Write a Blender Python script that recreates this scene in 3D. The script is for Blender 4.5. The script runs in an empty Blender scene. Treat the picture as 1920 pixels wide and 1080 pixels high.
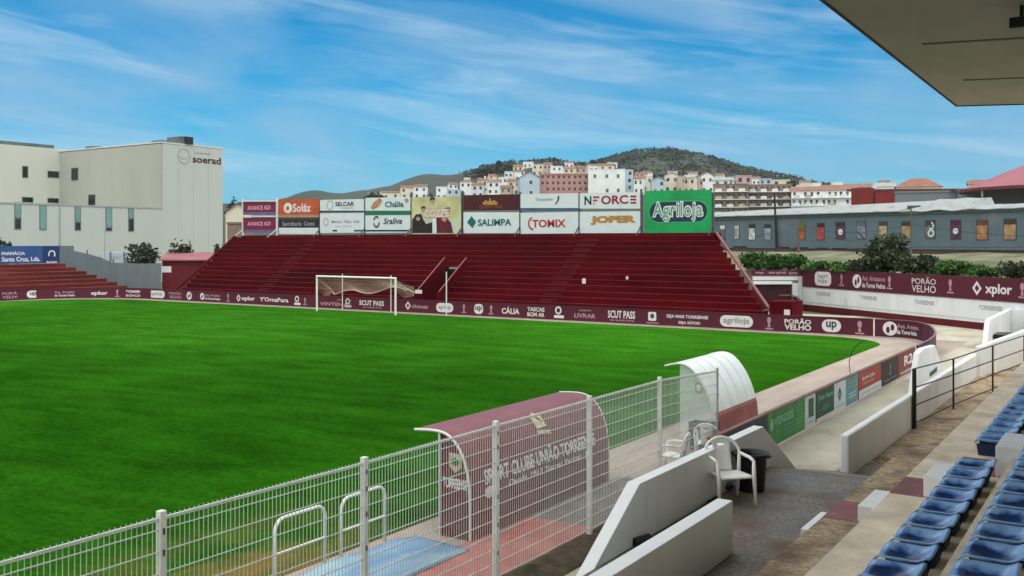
import bpy, math, random
from mathutils import Vector, Matrix
R = math.radians
S = bpy.context.scene
COL = S.collection
random.seed(7)

# ------------------------------------------------------------------ camera
FPX, HY, EYE = 1800.0, 455.0, 4.9            # focal length in photo pixels, horizon row, eye height
ANG = math.atan(0.66)                        # heading, left of the touchline
SA, CA = math.sin(ANG), math.cos(ANG)
cam = bpy.data.cameras.new("camera"); camo = bpy.data.objects.new("camera", cam)
COL.objects.link(camo); S.camera = camo
camo.location = (0, 0, EYE); camo.rotation_euler = (R(90), 0, ANG)
cam.sensor_width = 36; cam.lens = FPX / 1920 * 36; cam.shift_y = -(540 - HY) / 1920
cam.clip_start = 0.1; cam.clip_end = 6000

# ------------------------------------------------------------------ sky and sun
SUN_EL, SUN_AZ = R(60), R(118)               # azimuth clockwise from +y
w = bpy.data.worlds.new("World"); S.world = w; w.use_nodes = True
nt = w.node_tree; N = nt.nodes; L = nt.links
for n in list(N): N.remove(n)
out = N.new('ShaderNodeOutputWorld'); bg = N.new('ShaderNodeBackground')
sky = N.new('ShaderNodeTexSky'); sky.sky_type = 'NISHITA'; sky.sun_disc = False
sky.sun_elevation = SUN_EL; sky.sun_rotation = SUN_AZ; sky.ozone_density = 2.0; sky.air_density = 1.0; sky.dust_density = 0.6
tc = N.new('ShaderNodeTexCoord'); sep = N.new('ShaderNodeSeparateXYZ'); L.new(tc.outputs['Generated'], sep.inputs[0])
def m2(op, a, b=None, c=None):
    n = N.new('ShaderNodeMath'); n.operation = op
    for i, v in enumerate((a, b, c)):
        if v is None: continue
        if isinstance(v, (int, float)): n.inputs[i].default_value = v
        else: L.new(v, n.inputs[i])
    return n.outputs[0]
az = m2('ARCTAN2', sep.outputs[0], sep.outputs[1]); el = m2('ARCSINE', sep.outputs[2])
def cloudnoise(sx, sy, tilt, off, detail, rough, dist):
    cmb = N.new('ShaderNodeCombineXYZ')
    L.new(m2('ADD', m2('MULTIPLY', az, sx), off), cmb.inputs[0])
    L.new(m2('MULTIPLY', m2('ADD', el, m2('MULTIPLY', az, tilt)), sy), cmb.inputs[1]); cmb.inputs[2].default_value = off
    n = N.new('ShaderNodeTexNoise'); n.inputs['Scale'].default_value = 1; n.inputs['Detail'].default_value = detail
    n.inputs['Roughness'].default_value = rough; n.inputs['Distortion'].default_value = dist
    L.new(cmb.outputs[0], n.inputs['Vector']); return n.outputs['Fac']
def ramp(fac, stops):
    r = N.new('ShaderNodeValToRGB'); e = r.color_ramp.elements
    while len(e) < len(stops): e.new(0.5)
    for i, (p, c) in enumerate(stops): e[i].position = p; e[i].color = c if len(c) == 4 else (*c, 1)
    if fac is not None: L.new(fac, r.inputs[0])
    return r.outputs[0]
def mixc(fac, a, b, mode='MIX'):
    n = N.new('ShaderNodeMix'); n.data_type = 'RGBA'; n.blend_type = mode
    for i, v in ((0, fac), (6, a), (7, b)):
        if isinstance(v, (int, float)): n.inputs[i].default_value = v
        elif isinstance(v, tuple): n.inputs[i].default_value = v
        else: L.new(v, n.inputs[i])
    return n.outputs[2]
big = cloudnoise(3.2, 11, 0.12, 3.7, 4, .5, .6)
streak = cloudnoise(4.2, 34, 0.13, 9.1, 6, .55, .6)
fine = cloudnoise(16, 90, 0.10, 1.3, 5, .6, .5)
g0 = (0, 0, 0, 1); g1 = (1, 1, 1, 1)
mb = ramp(big, [(.40, g0), (.66, g1)])
ms = ramp(streak, [(.48, g0), (.70, g1)])
mf = ramp(fine, [(.40, (.62, .62, .62, 1)), (.70, g1)])
SKY_TINT = (0.03, 0.66, 0.96, 1)
base = mixc(1.0, sky.outputs[0], SKY_TINT, 'MULTIPLY')
hz = ramp(m2('MULTIPLY', el, 5.0), [(.0, g1), (.55, (.35, .35, .35, 1)), (1.0, g0)])
base = mixc(m2('MULTIPLY', hz, .62), base, (2.05, 4.4, 6.0, 1))
cl1 = mixc(m2('MULTIPLY', mb, .70), base, (2.5, 4.2, 5.9, 1))
cl2 = mixc(m2('MULTIPLY', m2('MULTIPLY', ms, mf), .52), cl1, (4.6, 6.1, 7.2, 1))
hi_ = ramp(m2('MULTIPLY', el, 1.0), [(.30, g0), (.75, g1)])
cl3 = mixc(m2('MULTIPLY', hi_, .9), cl2, (16.5, 16.4, 16.2, 1))     # white glow added overhead, above the frame, as fill light
# fill glow added outside the frame for the roofed stand: brighter east (+x), dimmer west
dk = m2('ADD', m2('MULTIPLY', sep.outputs[0], -.55), m2('MULTIPLY', sep.outputs[1], .835))
bank = ramp(dk, [(.30, g1), (.74, g0)])
east = ramp(m2('ADD', m2('MULTIPLY', sep.outputs[0], .5), .5), [(.30, (10.0, 10.2, 10.0, 1)), (.75, (11.8, 12.1, 12.0, 1))])
low = ramp(m2('MULTIPLY', el, 1.0), [(.35, g1), (.80, g0)])
cl4 = mixc(m2('MULTIPLY', m2('MULTIPLY', bank, low), .95), cl3, east)
L.new(cl4, bg.inputs[0]); bg.inputs[1].default_value = 0.10; L.new(bg.outputs[0], out.inputs[0])

sd = bpy.data.lights.new("sun", 'SUN'); sd.energy = 1.1; sd.angle = R(24); sd.color = (1, .965, .90)
so = bpy.data.objects.new("sun", sd); COL.objects.link(so)
dirv = Vector((math.sin(SUN_AZ) * math.cos(SUN_EL), math.cos(SUN_AZ) * math.cos(SUN_EL), math.sin(SUN_EL)))
so.rotation_euler = dirv.to_track_quat('Z', 'Y').to_euler(); so.location = (0, 0, 60)
S.view_settings.view_transform = 'Standard'; S.view_settings.look = 'None'
S.view_settings.exposure = 0.35; S.view_settings.gamma = 1.0
S.render.engine = 'CYCLES'; S.render.resolution_x = 1024; S.render.resolution_y = 576

# ------------------------------------------------------------------ geometry from the survey of the photo
def ray(px, py):
    u = (px - 960) / FPX; v = (HY - py) / FPX
    return Vector((-SA + CA * u, CA + SA * u, v))
EYEV = Vector((0, 0, EYE))
def onx(px, py, x): r = ray(px, py); return EYEV + r * (x / r.x)
def ony(px, py, y): r = ray(px, py); return EYEV + r * (y / r.y)
def onz(px, py, z): r = ray(px, py); return EYEV + r * ((z - EYE) / r.z)
def atd(px, py, d): return EYEV + ray(px, py) * d

# ------------------------------------------------------------------ materials
MATS = {}
def M(name, col, rough=.75, var=.18, scale=2.5, bump=0.0, spec=.3, metal=0.0, stretch=None, wet=0.0, col2=None, c2=(.5, .62), c2scale=.8, island=False):
    if name in MATS: return MATS[name]
    m = bpy.data.materials.new(name); m.use_nodes = True; t = m.node_tree; nd = t.nodes; lk = t.links
    b = nd['Principled BSDF']; b.inputs['Roughness'].default_value = rough; b.inputs['Metallic'].default_value = metal
    b.inputs['Specular IOR Level'].default_value = spec
    geo = nd.new('ShaderNodeNewGeometry'); mp = nd.new('ShaderNodeMapping'); lk.new(geo.outputs['Position'], mp.inputs[0])
    if stretch: mp.inputs['Scale'].default_value = stretch
    nz = nd.new('ShaderNodeTexNoise'); nz.inputs['Scale'].default_value = scale; nz.inputs['Detail'].default_value = 6; nz.inputs['Roughness'].default_value = .6
    lk.new(mp.outputs[0], nz.inputs['Vector'])
    hi = tuple(min(1, c * (1 + var)) for c in col); lo = tuple(c * (1 - var) for c in col)
    rp = nd.new('ShaderNodeValToRGB'); rp.color_ramp.elements[0].position = .3; rp.color_ramp.elements[1].position = .7
    rp.color_ramp.elements[0].color = (*lo, 1); rp.color_ramp.elements[1].color = (*hi, 1)
    lk.new(nz.outputs['Fac'], rp.inputs[0]); cur = rp.outputs[0]
    if col2:
        n2 = nd.new('ShaderNodeTexNoise'); n2.inputs['Scale'].default_value = c2scale; n2.inputs['Detail'].default_value = 7; n2.inputs['Roughness'].default_value = .65
        lk.new(mp.outputs[0], n2.inputs['Vector'])
        r2 = nd.new('ShaderNodeValToRGB'); r2.color_ramp.elements[0].position = c2[0]; r2.color_ramp.elements[1].position = c2[1]
        lk.new(n2.outputs['Fac'], r2.inputs[0])
        mx = nd.new('ShaderNodeMix'); mx.data_type = 'RGBA'; lk.new(r2.outputs[0], mx.inputs[0]); lk.new(cur, mx.inputs[6]); mx.inputs[7].default_value = (*col2, 1)
        cur = mx.outputs[2]
    if island:
        mx = nd.new('ShaderNodeMix'); mx.data_type = 'RGBA'; mx.blend_type = 'MULTIPLY'; mx.inputs[0].default_value = 1
        ri = nd.new('ShaderNodeValToRGB'); ri.color_ramp.elements[0].color = (.45, .5, .5, 1); ri.color_ramp.elements[1].color = (1.5, 1.4, 1.1, 1)
        lk.new(geo.outputs['Random Per Island'], ri.inputs[0]); lk.new(cur, mx.inputs[6]); lk.new(ri.outputs[0], mx.inputs[7]); cur = mx.outputs[2]
    lk.new(cur, b.inputs['Base Color'])
    if wet:
        n3 = nd.new('ShaderNodeTexNoise'); n3.inputs['Scale'].default_value = .7; n3.inputs['Detail'].default_value = 3; lk.new(geo.outputs['Position'], n3.inputs['Vector'])
        r3 = nd.new('ShaderNodeMapRange'); r3.inputs[1].default_value = .42; r3.inputs[2].default_value = .6; r3.inputs[3].default_value = rough; r3.inputs[4].default_value = wet
        lk.new(n3.outputs['Fac'], r3.inputs[0]); lk.new(r3.outputs[0], b.inputs['Roughness'])
    if bump:
        bp = nd.new('ShaderNodeBump'); bp.inputs['Strength'].default_value = bump; bp.inputs['Distance'].default_value = .05
        n4 = nd.new('ShaderNodeTexNoise'); n4.inputs['Scale'].default_value = scale * 6; n4.inputs['Detail'].default_value = 4; lk.new(mp.outputs[0], n4.inputs['Vector'])
        lk.new(n4.outputs['Fac'], bp.inputs['Height']); lk.new(bp.outputs[0], b.inputs['Normal'])
    MATS[name] = m; return m
def flat(name, col, rough=.55): return M(name, col, rough, .06, 4)

white_paint = M('white_paint', (.74, .76, .76), .6, .07, 1.2, .15, stretch=(1, 1, .28), col2=(.44, .44, .41), c2=(.58, .86), c2scale=1.1)
white_metal = M('white_metal', (.62, .66, .63), .45, .08, 3)
fence_paint = M('fence_paint', (.60, .65, .60), .5, .12, 8)
post_paint = M('post_paint', (.74, .76, .73), .5, .12, 6, col2=(.10, .10, .09), c2=(.66, .72), c2scale=14)
hoop_paint = M('hoop_paint', (.74, .78, .74), .4, .05, 3)
chair_plastic = M('chair_plastic', (.82, .83, .78), .4, .05, 3, spec=.4)
black_plastic = M('black_plastic', (.012, .012, .013), .4, .2, 5)
maroon_stand = M('maroon_stand', (.088, .0030, .0052), .85, .38, .6, .1, spec=.05, stretch=(.35, 1, 2.2), col2=(.052, .003, .0055), c2=(.5, .62), c2scale=.3)
maroon_line = M('maroon_worn_edge', (.125, .016, .020), .8, .35, 1.2, spec=.12)
maroon_low = M('maroon_low_stand', (.115, .018, .018), .8, .3, .5, .1, spec=.12, stretch=(1, .25, 2), col2=(.16, .055, .04), c2=(.56, .7), c2scale=.5)
maroon_board = M('maroon_board', (.085, .0085, .024), .55, .12, .4)
purple_board = M('purple_board', (.075, .010, .030), .55, .15, .5)
pink_edge = M('pink_edge', (.30, .10, .10), .7, .2, 2)
maroon_wall = M('maroon_wall', (.11, .008, .012), .75, .2, .6, .1)
maroon_patch = M('maroon_paint', (.22, .085, .09), .75, .2, 3, .1, col2=(.28, .17, .15), c2=(.58, .72), c2scale=3)
concrete_tan = M('concrete_tan', (.66, .575, .445), .85, .22, 1.6, .3, col2=(.45, .34, .225), c2=(.5, .72), c2scale=1.1)
concrete_gravel = M('concrete_gravel', (.40, .31, .20), .85, .5, 13, .6, col2=(.15, .095, .06), c2=(.46, .64), c2scale=1.0)
wet_floor = M('wet_floor', (.19, .165, .125), .75, .7, 16, .5, wet=.30, col2=(.13, .085, .06), c2=(.42, .64), c2scale=1.6, spec=.3)
path_conc = M('path_concrete', (.45, .42, .33), .85, .16, 1.1, .3, stretch=(1, .45, 1), col2=(.29, .255, .18), c2=(.46, .70), c2scale=.7)
touch_conc = M('touchline_concrete', (.34, .285, .235), .85, .2, 1.2, .2, stretch=(1, .3, 1), col2=(.37, .255, .22), c2=(.5, .7), c2scale=.5)
red_paving = M('red_paving', (.36, .125, .105), .85, .22, 1.2, .2, col2=(.42, .05, .035), c2=(.58, .66), c2scale=.7)
grey_paving = M('grey_paving', (.15, .13, .12), .85, .25, 2, .2)
dirt = M('dirt', (.085, .06, .035), .95, .4, 5, .8, col2=(.035, .035, .018), c2=(.5, .6), c2scale=2.2)
seat_blue = None
roof_under = M('roof_underside', (.36, .345, .30), .85, .14, .5, .05, stretch=(1, .3, 1), col2=(.44, .36, .33), c2=(.52, .75), c2scale=.25)
roof_edge = M('roof_edge', (.012, .022, .028), .6, .2, 2)
roof_dark = M('roof_seam', (.16, .15, .12), .8, .1, 2)
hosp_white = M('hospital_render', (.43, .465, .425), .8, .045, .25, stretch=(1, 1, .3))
hosp_shade = M('hospital_shaded_render', (.355, .36, .31), .8, .07, .2, stretch=(1, 1, .2), col2=(.38, .33, .29), c2=(.58, .8), c2scale=.12)  # darker copy of the hospital render: the upper wall's shade is in the colour
win_dark = M('window_dark', (.012, .016, .018), .15, .3, .6, spec=.5)
win_teal = M('window_teal', (.13, .26, .24), .2, .2, .5, spec=.5)
frame_grey = M('frame_grey', (.12, .13, .13), .5, .1, 3)
steel_grey = M('steel_grey', (.15, .18, .195), .55, .12, .6, stretch=(2, 2, .4))
galv = M('galvanised', (.34, .37, .37), .5, .15, 4, metal=.3)
rust = M('rusty_post', (.13, .09, .07), .7, .3, 4)
grey_wall = M('grey_render', (.115, .165, .185), .85, .10, .35, stretch=(1, 1, .6), col2=(.20, .22, .21), c2=(.55, .75), c2scale=.3)
pale_roof = M('fibre_cement_roof', (.31, .34, .33), .85, .22, .6, .2, col2=(.16, .16, .135), c2=(.50, .66), c2scale=.6)
black_rail = M('dark_rail_paint', (.022, .020, .022), .6, .2, 4)
cable_black = M('cable', (.02, .022, .025), .6, .1, 3)
hedge = M('hedge_leaf', (.040, .105, .018), .7, .4, .8, island=True)
hedge_dark = M('dark_bush_leaf', (.040, .055, .030), .75, .4, .8, island=True)
tree_dark = M('tree_leaf_dark', (.026, .040, .022), .75, .4, .5, island=True)
scrub = M('scrub_leaf', (.036, .050, .034), .85, .35, .02, col2=(.062, .048, .038), c2=(.5, .6), c2scale=.012)
bark = M('bark', (.05, .038, .028), .9, .3, 4)
terracotta = M('terracotta', (.24, .115, .075), .85, .3, .6)
terracotta_dull = M('terracotta_dull', (.20, .10, .065), .85, .3, .6)

# ------------------------------------------------------------------ mesh builder
ORG = {}
class MB:
    def __init__(s): s.v = []; s.f = []
    def add(s, vs, fs):
        k = len(s.v); s.v += [Vector(q) for q in vs]; s.f += [tuple(i + k for i in f) for f in fs]; return s
    def hexa(s, a, b):
        """two quads a (4 pts) and b (4 pts), same winding"""
        return s.add(list(a) + list(b), [(3, 2, 1, 0), (4, 5, 6, 7), (0, 1, 5, 4), (1, 2, 6, 5), (2, 3, 7, 6), (3, 0, 4, 7)])
    def box(s, x0, x1, y0, y1, z0, z1):
        return s.hexa([(x0, y0, z0), (x1, y0, z0), (x1, y1, z0), (x0, y1, z0)], [(x0, y0, z1), (x1, y0, z1), (x1, y1, z1), (x0, y1, z1)])
    def beam(s, p, q, wd, ht=None, up=(0, 0, 1)):
        p, q, up = Vector(p), Vector(q), Vector(up); d = (q - p).normalized()
        if abs(d.dot(up)) > .98: up = Vector((0, 1, 0))
        r = d.cross(up).normalized(); u = r.cross(d).normalized(); ht = ht or wd
        c = [(-r * wd - u * ht) / 2, (r * wd - u * ht) / 2, (r * wd + u * ht) / 2, (-r * wd + u * ht) / 2]
        return s.hexa([p + k for k in c], [q + k for k in c])
    def tube(s, pts, rad, n=8, cap=True):
        pts = [Vector(p) for p in pts]; rr = rad if isinstance(rad, (list, tuple)) else [rad] * len(pts)
        k = len(s.v); prev = None
        for i, p in enumerate(pts):
            d = (pts[min(i + 1, len(pts) - 1)] - pts[max(i - 1, 0)]).normalized()
            if prev is None:
                a = Vector((0, 0, 1)) if abs(d.z) < .9 else Vector((1, 0, 0)); r = d.cross(a).normalized()
            else: r = (prev - d * prev.dot(d)).normalized()
            prev = r; u = d.cross(r)
            for j in range(n):
                t = 2 * math.pi * j / n; s.v.append(p + (r * math.cos(t) + u * math.sin(t)) * rr[i])
        for i in range(len(pts) - 1):
            for j in range(n):
                a = k + i * n + j; b = k + i * n + (j + 1) % n; s.f.append((a, b, b + n, a + n))
        if cap:
            s.f.append(tuple(k + j for j in reversed(range(n)))); s.f.append(tuple(k + (len(pts) - 1) * n + j for j in range(n)))
        return s
    def prism(s, poly, ext):
        n = len(poly); ext = Vector(ext); a = [Vector(p) for p in poly]
        nrm = Vector((0, 0, 0))
        for i in range(n): nrm += (a[i]).cross(a[(i + 1) % n])
        if nrm.dot(ext) > 0: pass
        else: a.reverse()
        k = len(s.v); s.v += a + [p + ext for p in a]
        s.f.append(tuple(k + i for i in reversed(range(n)))); s.f.append(tuple(k + n + i for i in range(n)))
        for i in range(n): j = (i + 1) % n; s.f.append((k + i, k + j, k + n + j, k + n + i))
        return s
    def sheet(s, poly): k = len(s.v); s.v += [Vector(p) for p in poly]; s.f.append(tuple(range(k, k + len(poly)))); return s
    def grid(s, fn, nu, nv):
        k = len(s.v)
        for i in range(nu + 1):
            for j in range(nv + 1): s.v.append(Vector(fn(i / nu, j / nv)))
        for i in range(nu):
            for j in range(nv):
                a = k + i * (nv + 1) + j; s.f.append((a, a + nv + 1, a + nv + 2, a + 1))
        return s
    def lathe(s, prof, c, n=20):
        k = len(s.v); c = Vector(c)
        for r, z in prof:
            for j in range(n): t = 2 * math.pi * j / n; s.v.append(c + Vector((r * math.cos(t), r * math.sin(t), z)))
        for i in range(len(prof) - 1):
            for j in range(n): a = k + i * n + j; b = k + i * n + (j + 1) % n; s.f.append((a, b, b + n, a + n))
        return s
    def build(s, name, mat, parent=None, smooth=False, loc=None, bevel=0, solid=0):
        if parent is not None: o0 = ORG.get(parent.name, Vector((0, 0, 0)))
        elif loc is not None: o0 = Vector(loc)
        else:
            xs = [p.x for p in s.v]; ys = [p.y for p in s.v]
            o0 = Vector(((min(xs) + max(xs)) / 2, (min(ys) + max(ys)) / 2, min(p.z for p in s.v)))
        me = bpy.data.meshes.new(name); me.from_pydata([tuple(p - o0) for p in s.v], [], s.f); me.update()
        me.materials.append(mat)
        if smooth: me.polygons.foreach_set('use_smooth', [True] * len(me.polygons))
        o = bpy.data.objects.new(name, me); COL.objects.link(o)
        if parent is not None: o.parent = parent
        else: o.location = o0
        ORG[o.name] = o0
        if solid: md = o.modifiers.new('t', 'SOLIDIFY'); md.thickness = solid; md.offset = -1
        if bevel: md = o.modifiers.new('b', 'BEVEL'); md.width = bevel; md.segments = 2; md.limit_method = 'ANGLE'
        return o
def tag(o, label=None, cat=None, group=None, kind=None):
    if label: o['label'] = label
    if cat: o['category'] = cat
    if group: o['group'] = group
    if kind: o['kind'] = kind
    return o
def thing(name, label, cat, loc=(0, 0, 0), group=None, rot=0.0, local=False):
    o = bpy.data.objects.new(name, None); COL.objects.link(o); o.location = loc; o.rotation_euler = (0, 0, rot); o.empty_display_size = .3
    ORG[o.name] = Vector((0, 0, 0)) if local else Vector(loc)
    return tag(o, label, cat, group)
def ground(name, mb, mat, **k): o = mb.build(name, mat, **k); o['kind'] = 'structure'; return o
def clone(o, parent=None):
    c = o.copy(); COL.objects.link(c)
    if parent: c.parent = parent
    ORG[c.name] = ORG.get(o.name, Vector((0, 0, 0)))
    for ch in [q for q in bpy.data.objects if q.parent == o]: clone(ch, c)
    return c

# ------------------------------------------------------------------ flat marks (lettering, logos) on real surfaces
class Face:
    """a flat face of a thing: point + right/up axes, normal towards the viewer"""
    def __init__(s, p, right, up=(0, 0, 1)):
        s.p = Vector(p); s.r = Vector(right).normalized(); s.u = Vector(up).normalized(); s.n = s.r.cross(s.u)
    def hit(s, px, py):
        r = ray(px, py); t = (s.p - EYEV).dot(s.n) / r.dot(s.n); return EYEV + r * t
    def uv(s, q): d = Vector(q) - s.p; return d.dot(s.r), d.dot(s.u)
    def at(s, a, b, off=.012): return s.p + s.r * a + s.u * b + s.n * off
    def px(s, px, py): return s.uv(s.hit(px, py))
def glyphs(txt, bold=0.0, shear=0.0, space=1.0):
    cu = bpy.data.curves.new('t', 'FONT'); cu.body = txt; cu.align_x = 'LEFT'; cu.offset = bold if bold in (.07, .005) else min(bold, .028); cu.shear = shear; cu.resolution_u = 3; cu.space_line = .85; cu.space_character = space
    ob = bpy.data.objects.new('t', cu); COL.objects.link(ob)
    dg = bpy.context.evaluated_depsgraph_get(); me = bpy.data.meshes.new_from_object(ob.evaluated_get(dg))
    vs = [v.co.copy() for v in me.vertices]; fs = [tuple(p.vertices) for p in me.polygons]
    bpy.data.objects.remove(ob); bpy.data.meshes.remove(me); bpy.data.curves.remove(cu)
    x0 = min(v.x for v in vs); x1 = max(v.x for v in vs); y0 = min(v.y for v in vs); y1 = max(v.y for v in vs)
    return [((v.x - (x0 + x1) / 2) / (x1 - x0), (v.y - (y0 + y1) / 2) / (y1 - y0)) for v in vs], fs
def text(parent, face, txt, cx, cy, wd, ht, mat, name='lettering', off=.014, bold=.0, shear=0.0, rot=0.0, space=1.0):
    vs, fs = glyphs(txt, bold, shear, space); c, s_ = math.cos(rot), math.sin(rot); mb = MB()
    mb.add([face.at(cx + a * wd * c - b * ht * s_, cy + a * wd * s_ + b * ht * c, off) for a, b in vs], fs)
    return mb.build(name, mat, parent)
def polyon(mb, face, pts, off): mb.sheet([face.at(a, b, off) for a, b in pts])
def disc_pts(cx, cy, rx, ry, n=20, a0=0, a1=2 * math.pi): return [(cx + rx * math.cos(a0 + (a1 - a0) * i / n), cy + ry * math.sin(a0 + (a1 - a0) * i / n)) for i in range(n)]
def pill_pts(cx, cy, w_, h_, r=None, n=6):
    r = min(w_, h_) / 2 if r is None else r; o = []
    for sx, sy, a in ((1, 1, 0), (-1, 1, 90), (-1, -1, 180), (1, -1, 270)):
        for i in range(n + 1):
            t = R(a + 90 * i / n); o.append((cx + sx * (w_ / 2 - r) + r * math.cos(t), cy + sy * (h_ / 2 - r) + r * math.sin(t)))
    return o
def ring(mb, face, cx, cy, rx, ry, th, off, n=24, a0=0, a1=2 * math.pi):
    vs = []; fs = []
    for i in range(n + 1):
        t = a0 + (a1 - a0) * i / n
        vs += [face.at(cx + rx * math.cos(t), cy + ry * math.sin(t), off), face.at(cx + (rx - th) * math.cos(t), cy + (ry - th) * math.sin(t), off)]
        if i: k = 2 * i; fs.append((k - 2, k, k + 1, k - 1))
    mb.add(vs, fs)
def mark(parent, face, pts, mat, off=.012, name='logo'):
    mb = MB(); polyon(mb, face, pts, off); return mb.build(name, mat, parent)
ink_white = flat('ink_white', (.70, .66, .66)); ink_pale = flat('ink_pale_pink', (.42, .25, .29)); ink_grey = flat('ink_grey', (.32, .29, .34))
ink_dark = flat('ink_dark', (.05, .05, .075)); ink_navy = flat('ink_navy', (.012, .025, .07)); ink_green = flat('ink_green', (.01, .16, .07))
ink_teal = flat('ink_teal', (.01, .13, .12)); ink_red = flat('ink_red', (.42, .03, .02)); ink_gold = flat('ink_gold', (.42, .22, .05)); ink_black = flat('ink_black', (.012, .012, .014))
ink_orange = flat('ink_orange', (.50, .085, .02)); ink_blue = flat('ink_blue', (.03, .11, .30)); ink_lgreen = flat('ink_light_green', (.22, .52, .33)); ink_crimson = flat('ink_crimson', (.30, .012, .045))
panel_white = M('panel_white', (.62, .70, .70), .45, .05, 1.5); panel_cream = M('panel_cream', (.66, .66, .52), .5, .1, 1.0)

def emblem(parent, f, cx, cy, h_, mat=None):
    mb = MB(); mat = mat or ink_pale
    polyon(mb, f, disc_pts(cx, cy + h_ * .22, h_ * .15, h_ * .24), .012)
    polyon(mb, f, [(cx - h_ * .05, cy + .0 * h_), (cx - h_ * .12, cy - h_ * .3), (cx + h_ * .12, cy - h_ * .3), (cx + h_ * .05, cy)], .013)
    polyon(mb, f, [(cx - h_ * .3, cy - h_ * .36), (cx - h_ * .3, cy - h_ * .46), (cx + h_ * .3, cy - h_ * .46), (cx + h_ * .3, cy - h_ * .36)], .012)
    return mb.build('emblem', mat, parent)
def diamond_logo(parent, f, cx, cy, h_, mat):
    mb = MB(); o = [(cx, cy + h_ / 2), (cx - h_ * .42, cy), (cx, cy - h_ / 2), (cx + h_ * .42, cy)]; i_ = [(cx + (a - cx) * .5, cy + (b - cy) * .5) for a, b in o]
    for k in range(4): polyon(mb, f, [o[k], i_[k], i_[(k + 1) % 4], o[(k + 1) % 4]][::-1], .012)
    return mb.build('logo', mat, parent)
def house_logo(parent, f, cx, cy, h_, mat):
    mb = MB(); ring(mb, f, cx, cy + h_ * .18, h_ * .30, h_ * .32, h_ * .13, .012, 14)
    polyon(mb, f, [(cx - h_ * .38, cy - h_ * .2), (cx - h_ * .38, cy - h_ * .42), (cx + h_ * .5, cy - h_ * .42), (cx + h_ * .5, cy - h_ * .2)][::-1], .012)
    return mb.build('logo', mat, parent)
def round_logo(parent, f, cx, cy, h_, mat, inner):
    mark(parent, f, disc_pts(cx, cy, h_ * .5, h_ * .5), mat)
    mb = MB(); polyon(mb, f, disc_pts(cx - h_ * .13, cy - h_ * .1, h_ * .13, h_ * .24, 12), .015); polyon(mb, f, disc_pts(cx + h_ * .17, cy + h_ * .08, h_ * .12, h_ * .26, 12), .015)
    mb.build('logo', inner, parent)

# ================================================================== SETTING
ground('ground', MB().sheet([(-3500, -800, -.06), (3500, -800, -.06), (3500, 4500, -.06), (-3500, 4500, -.06)]), M('earth', (.11, .115, .06), .95, .3, .05))

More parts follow.
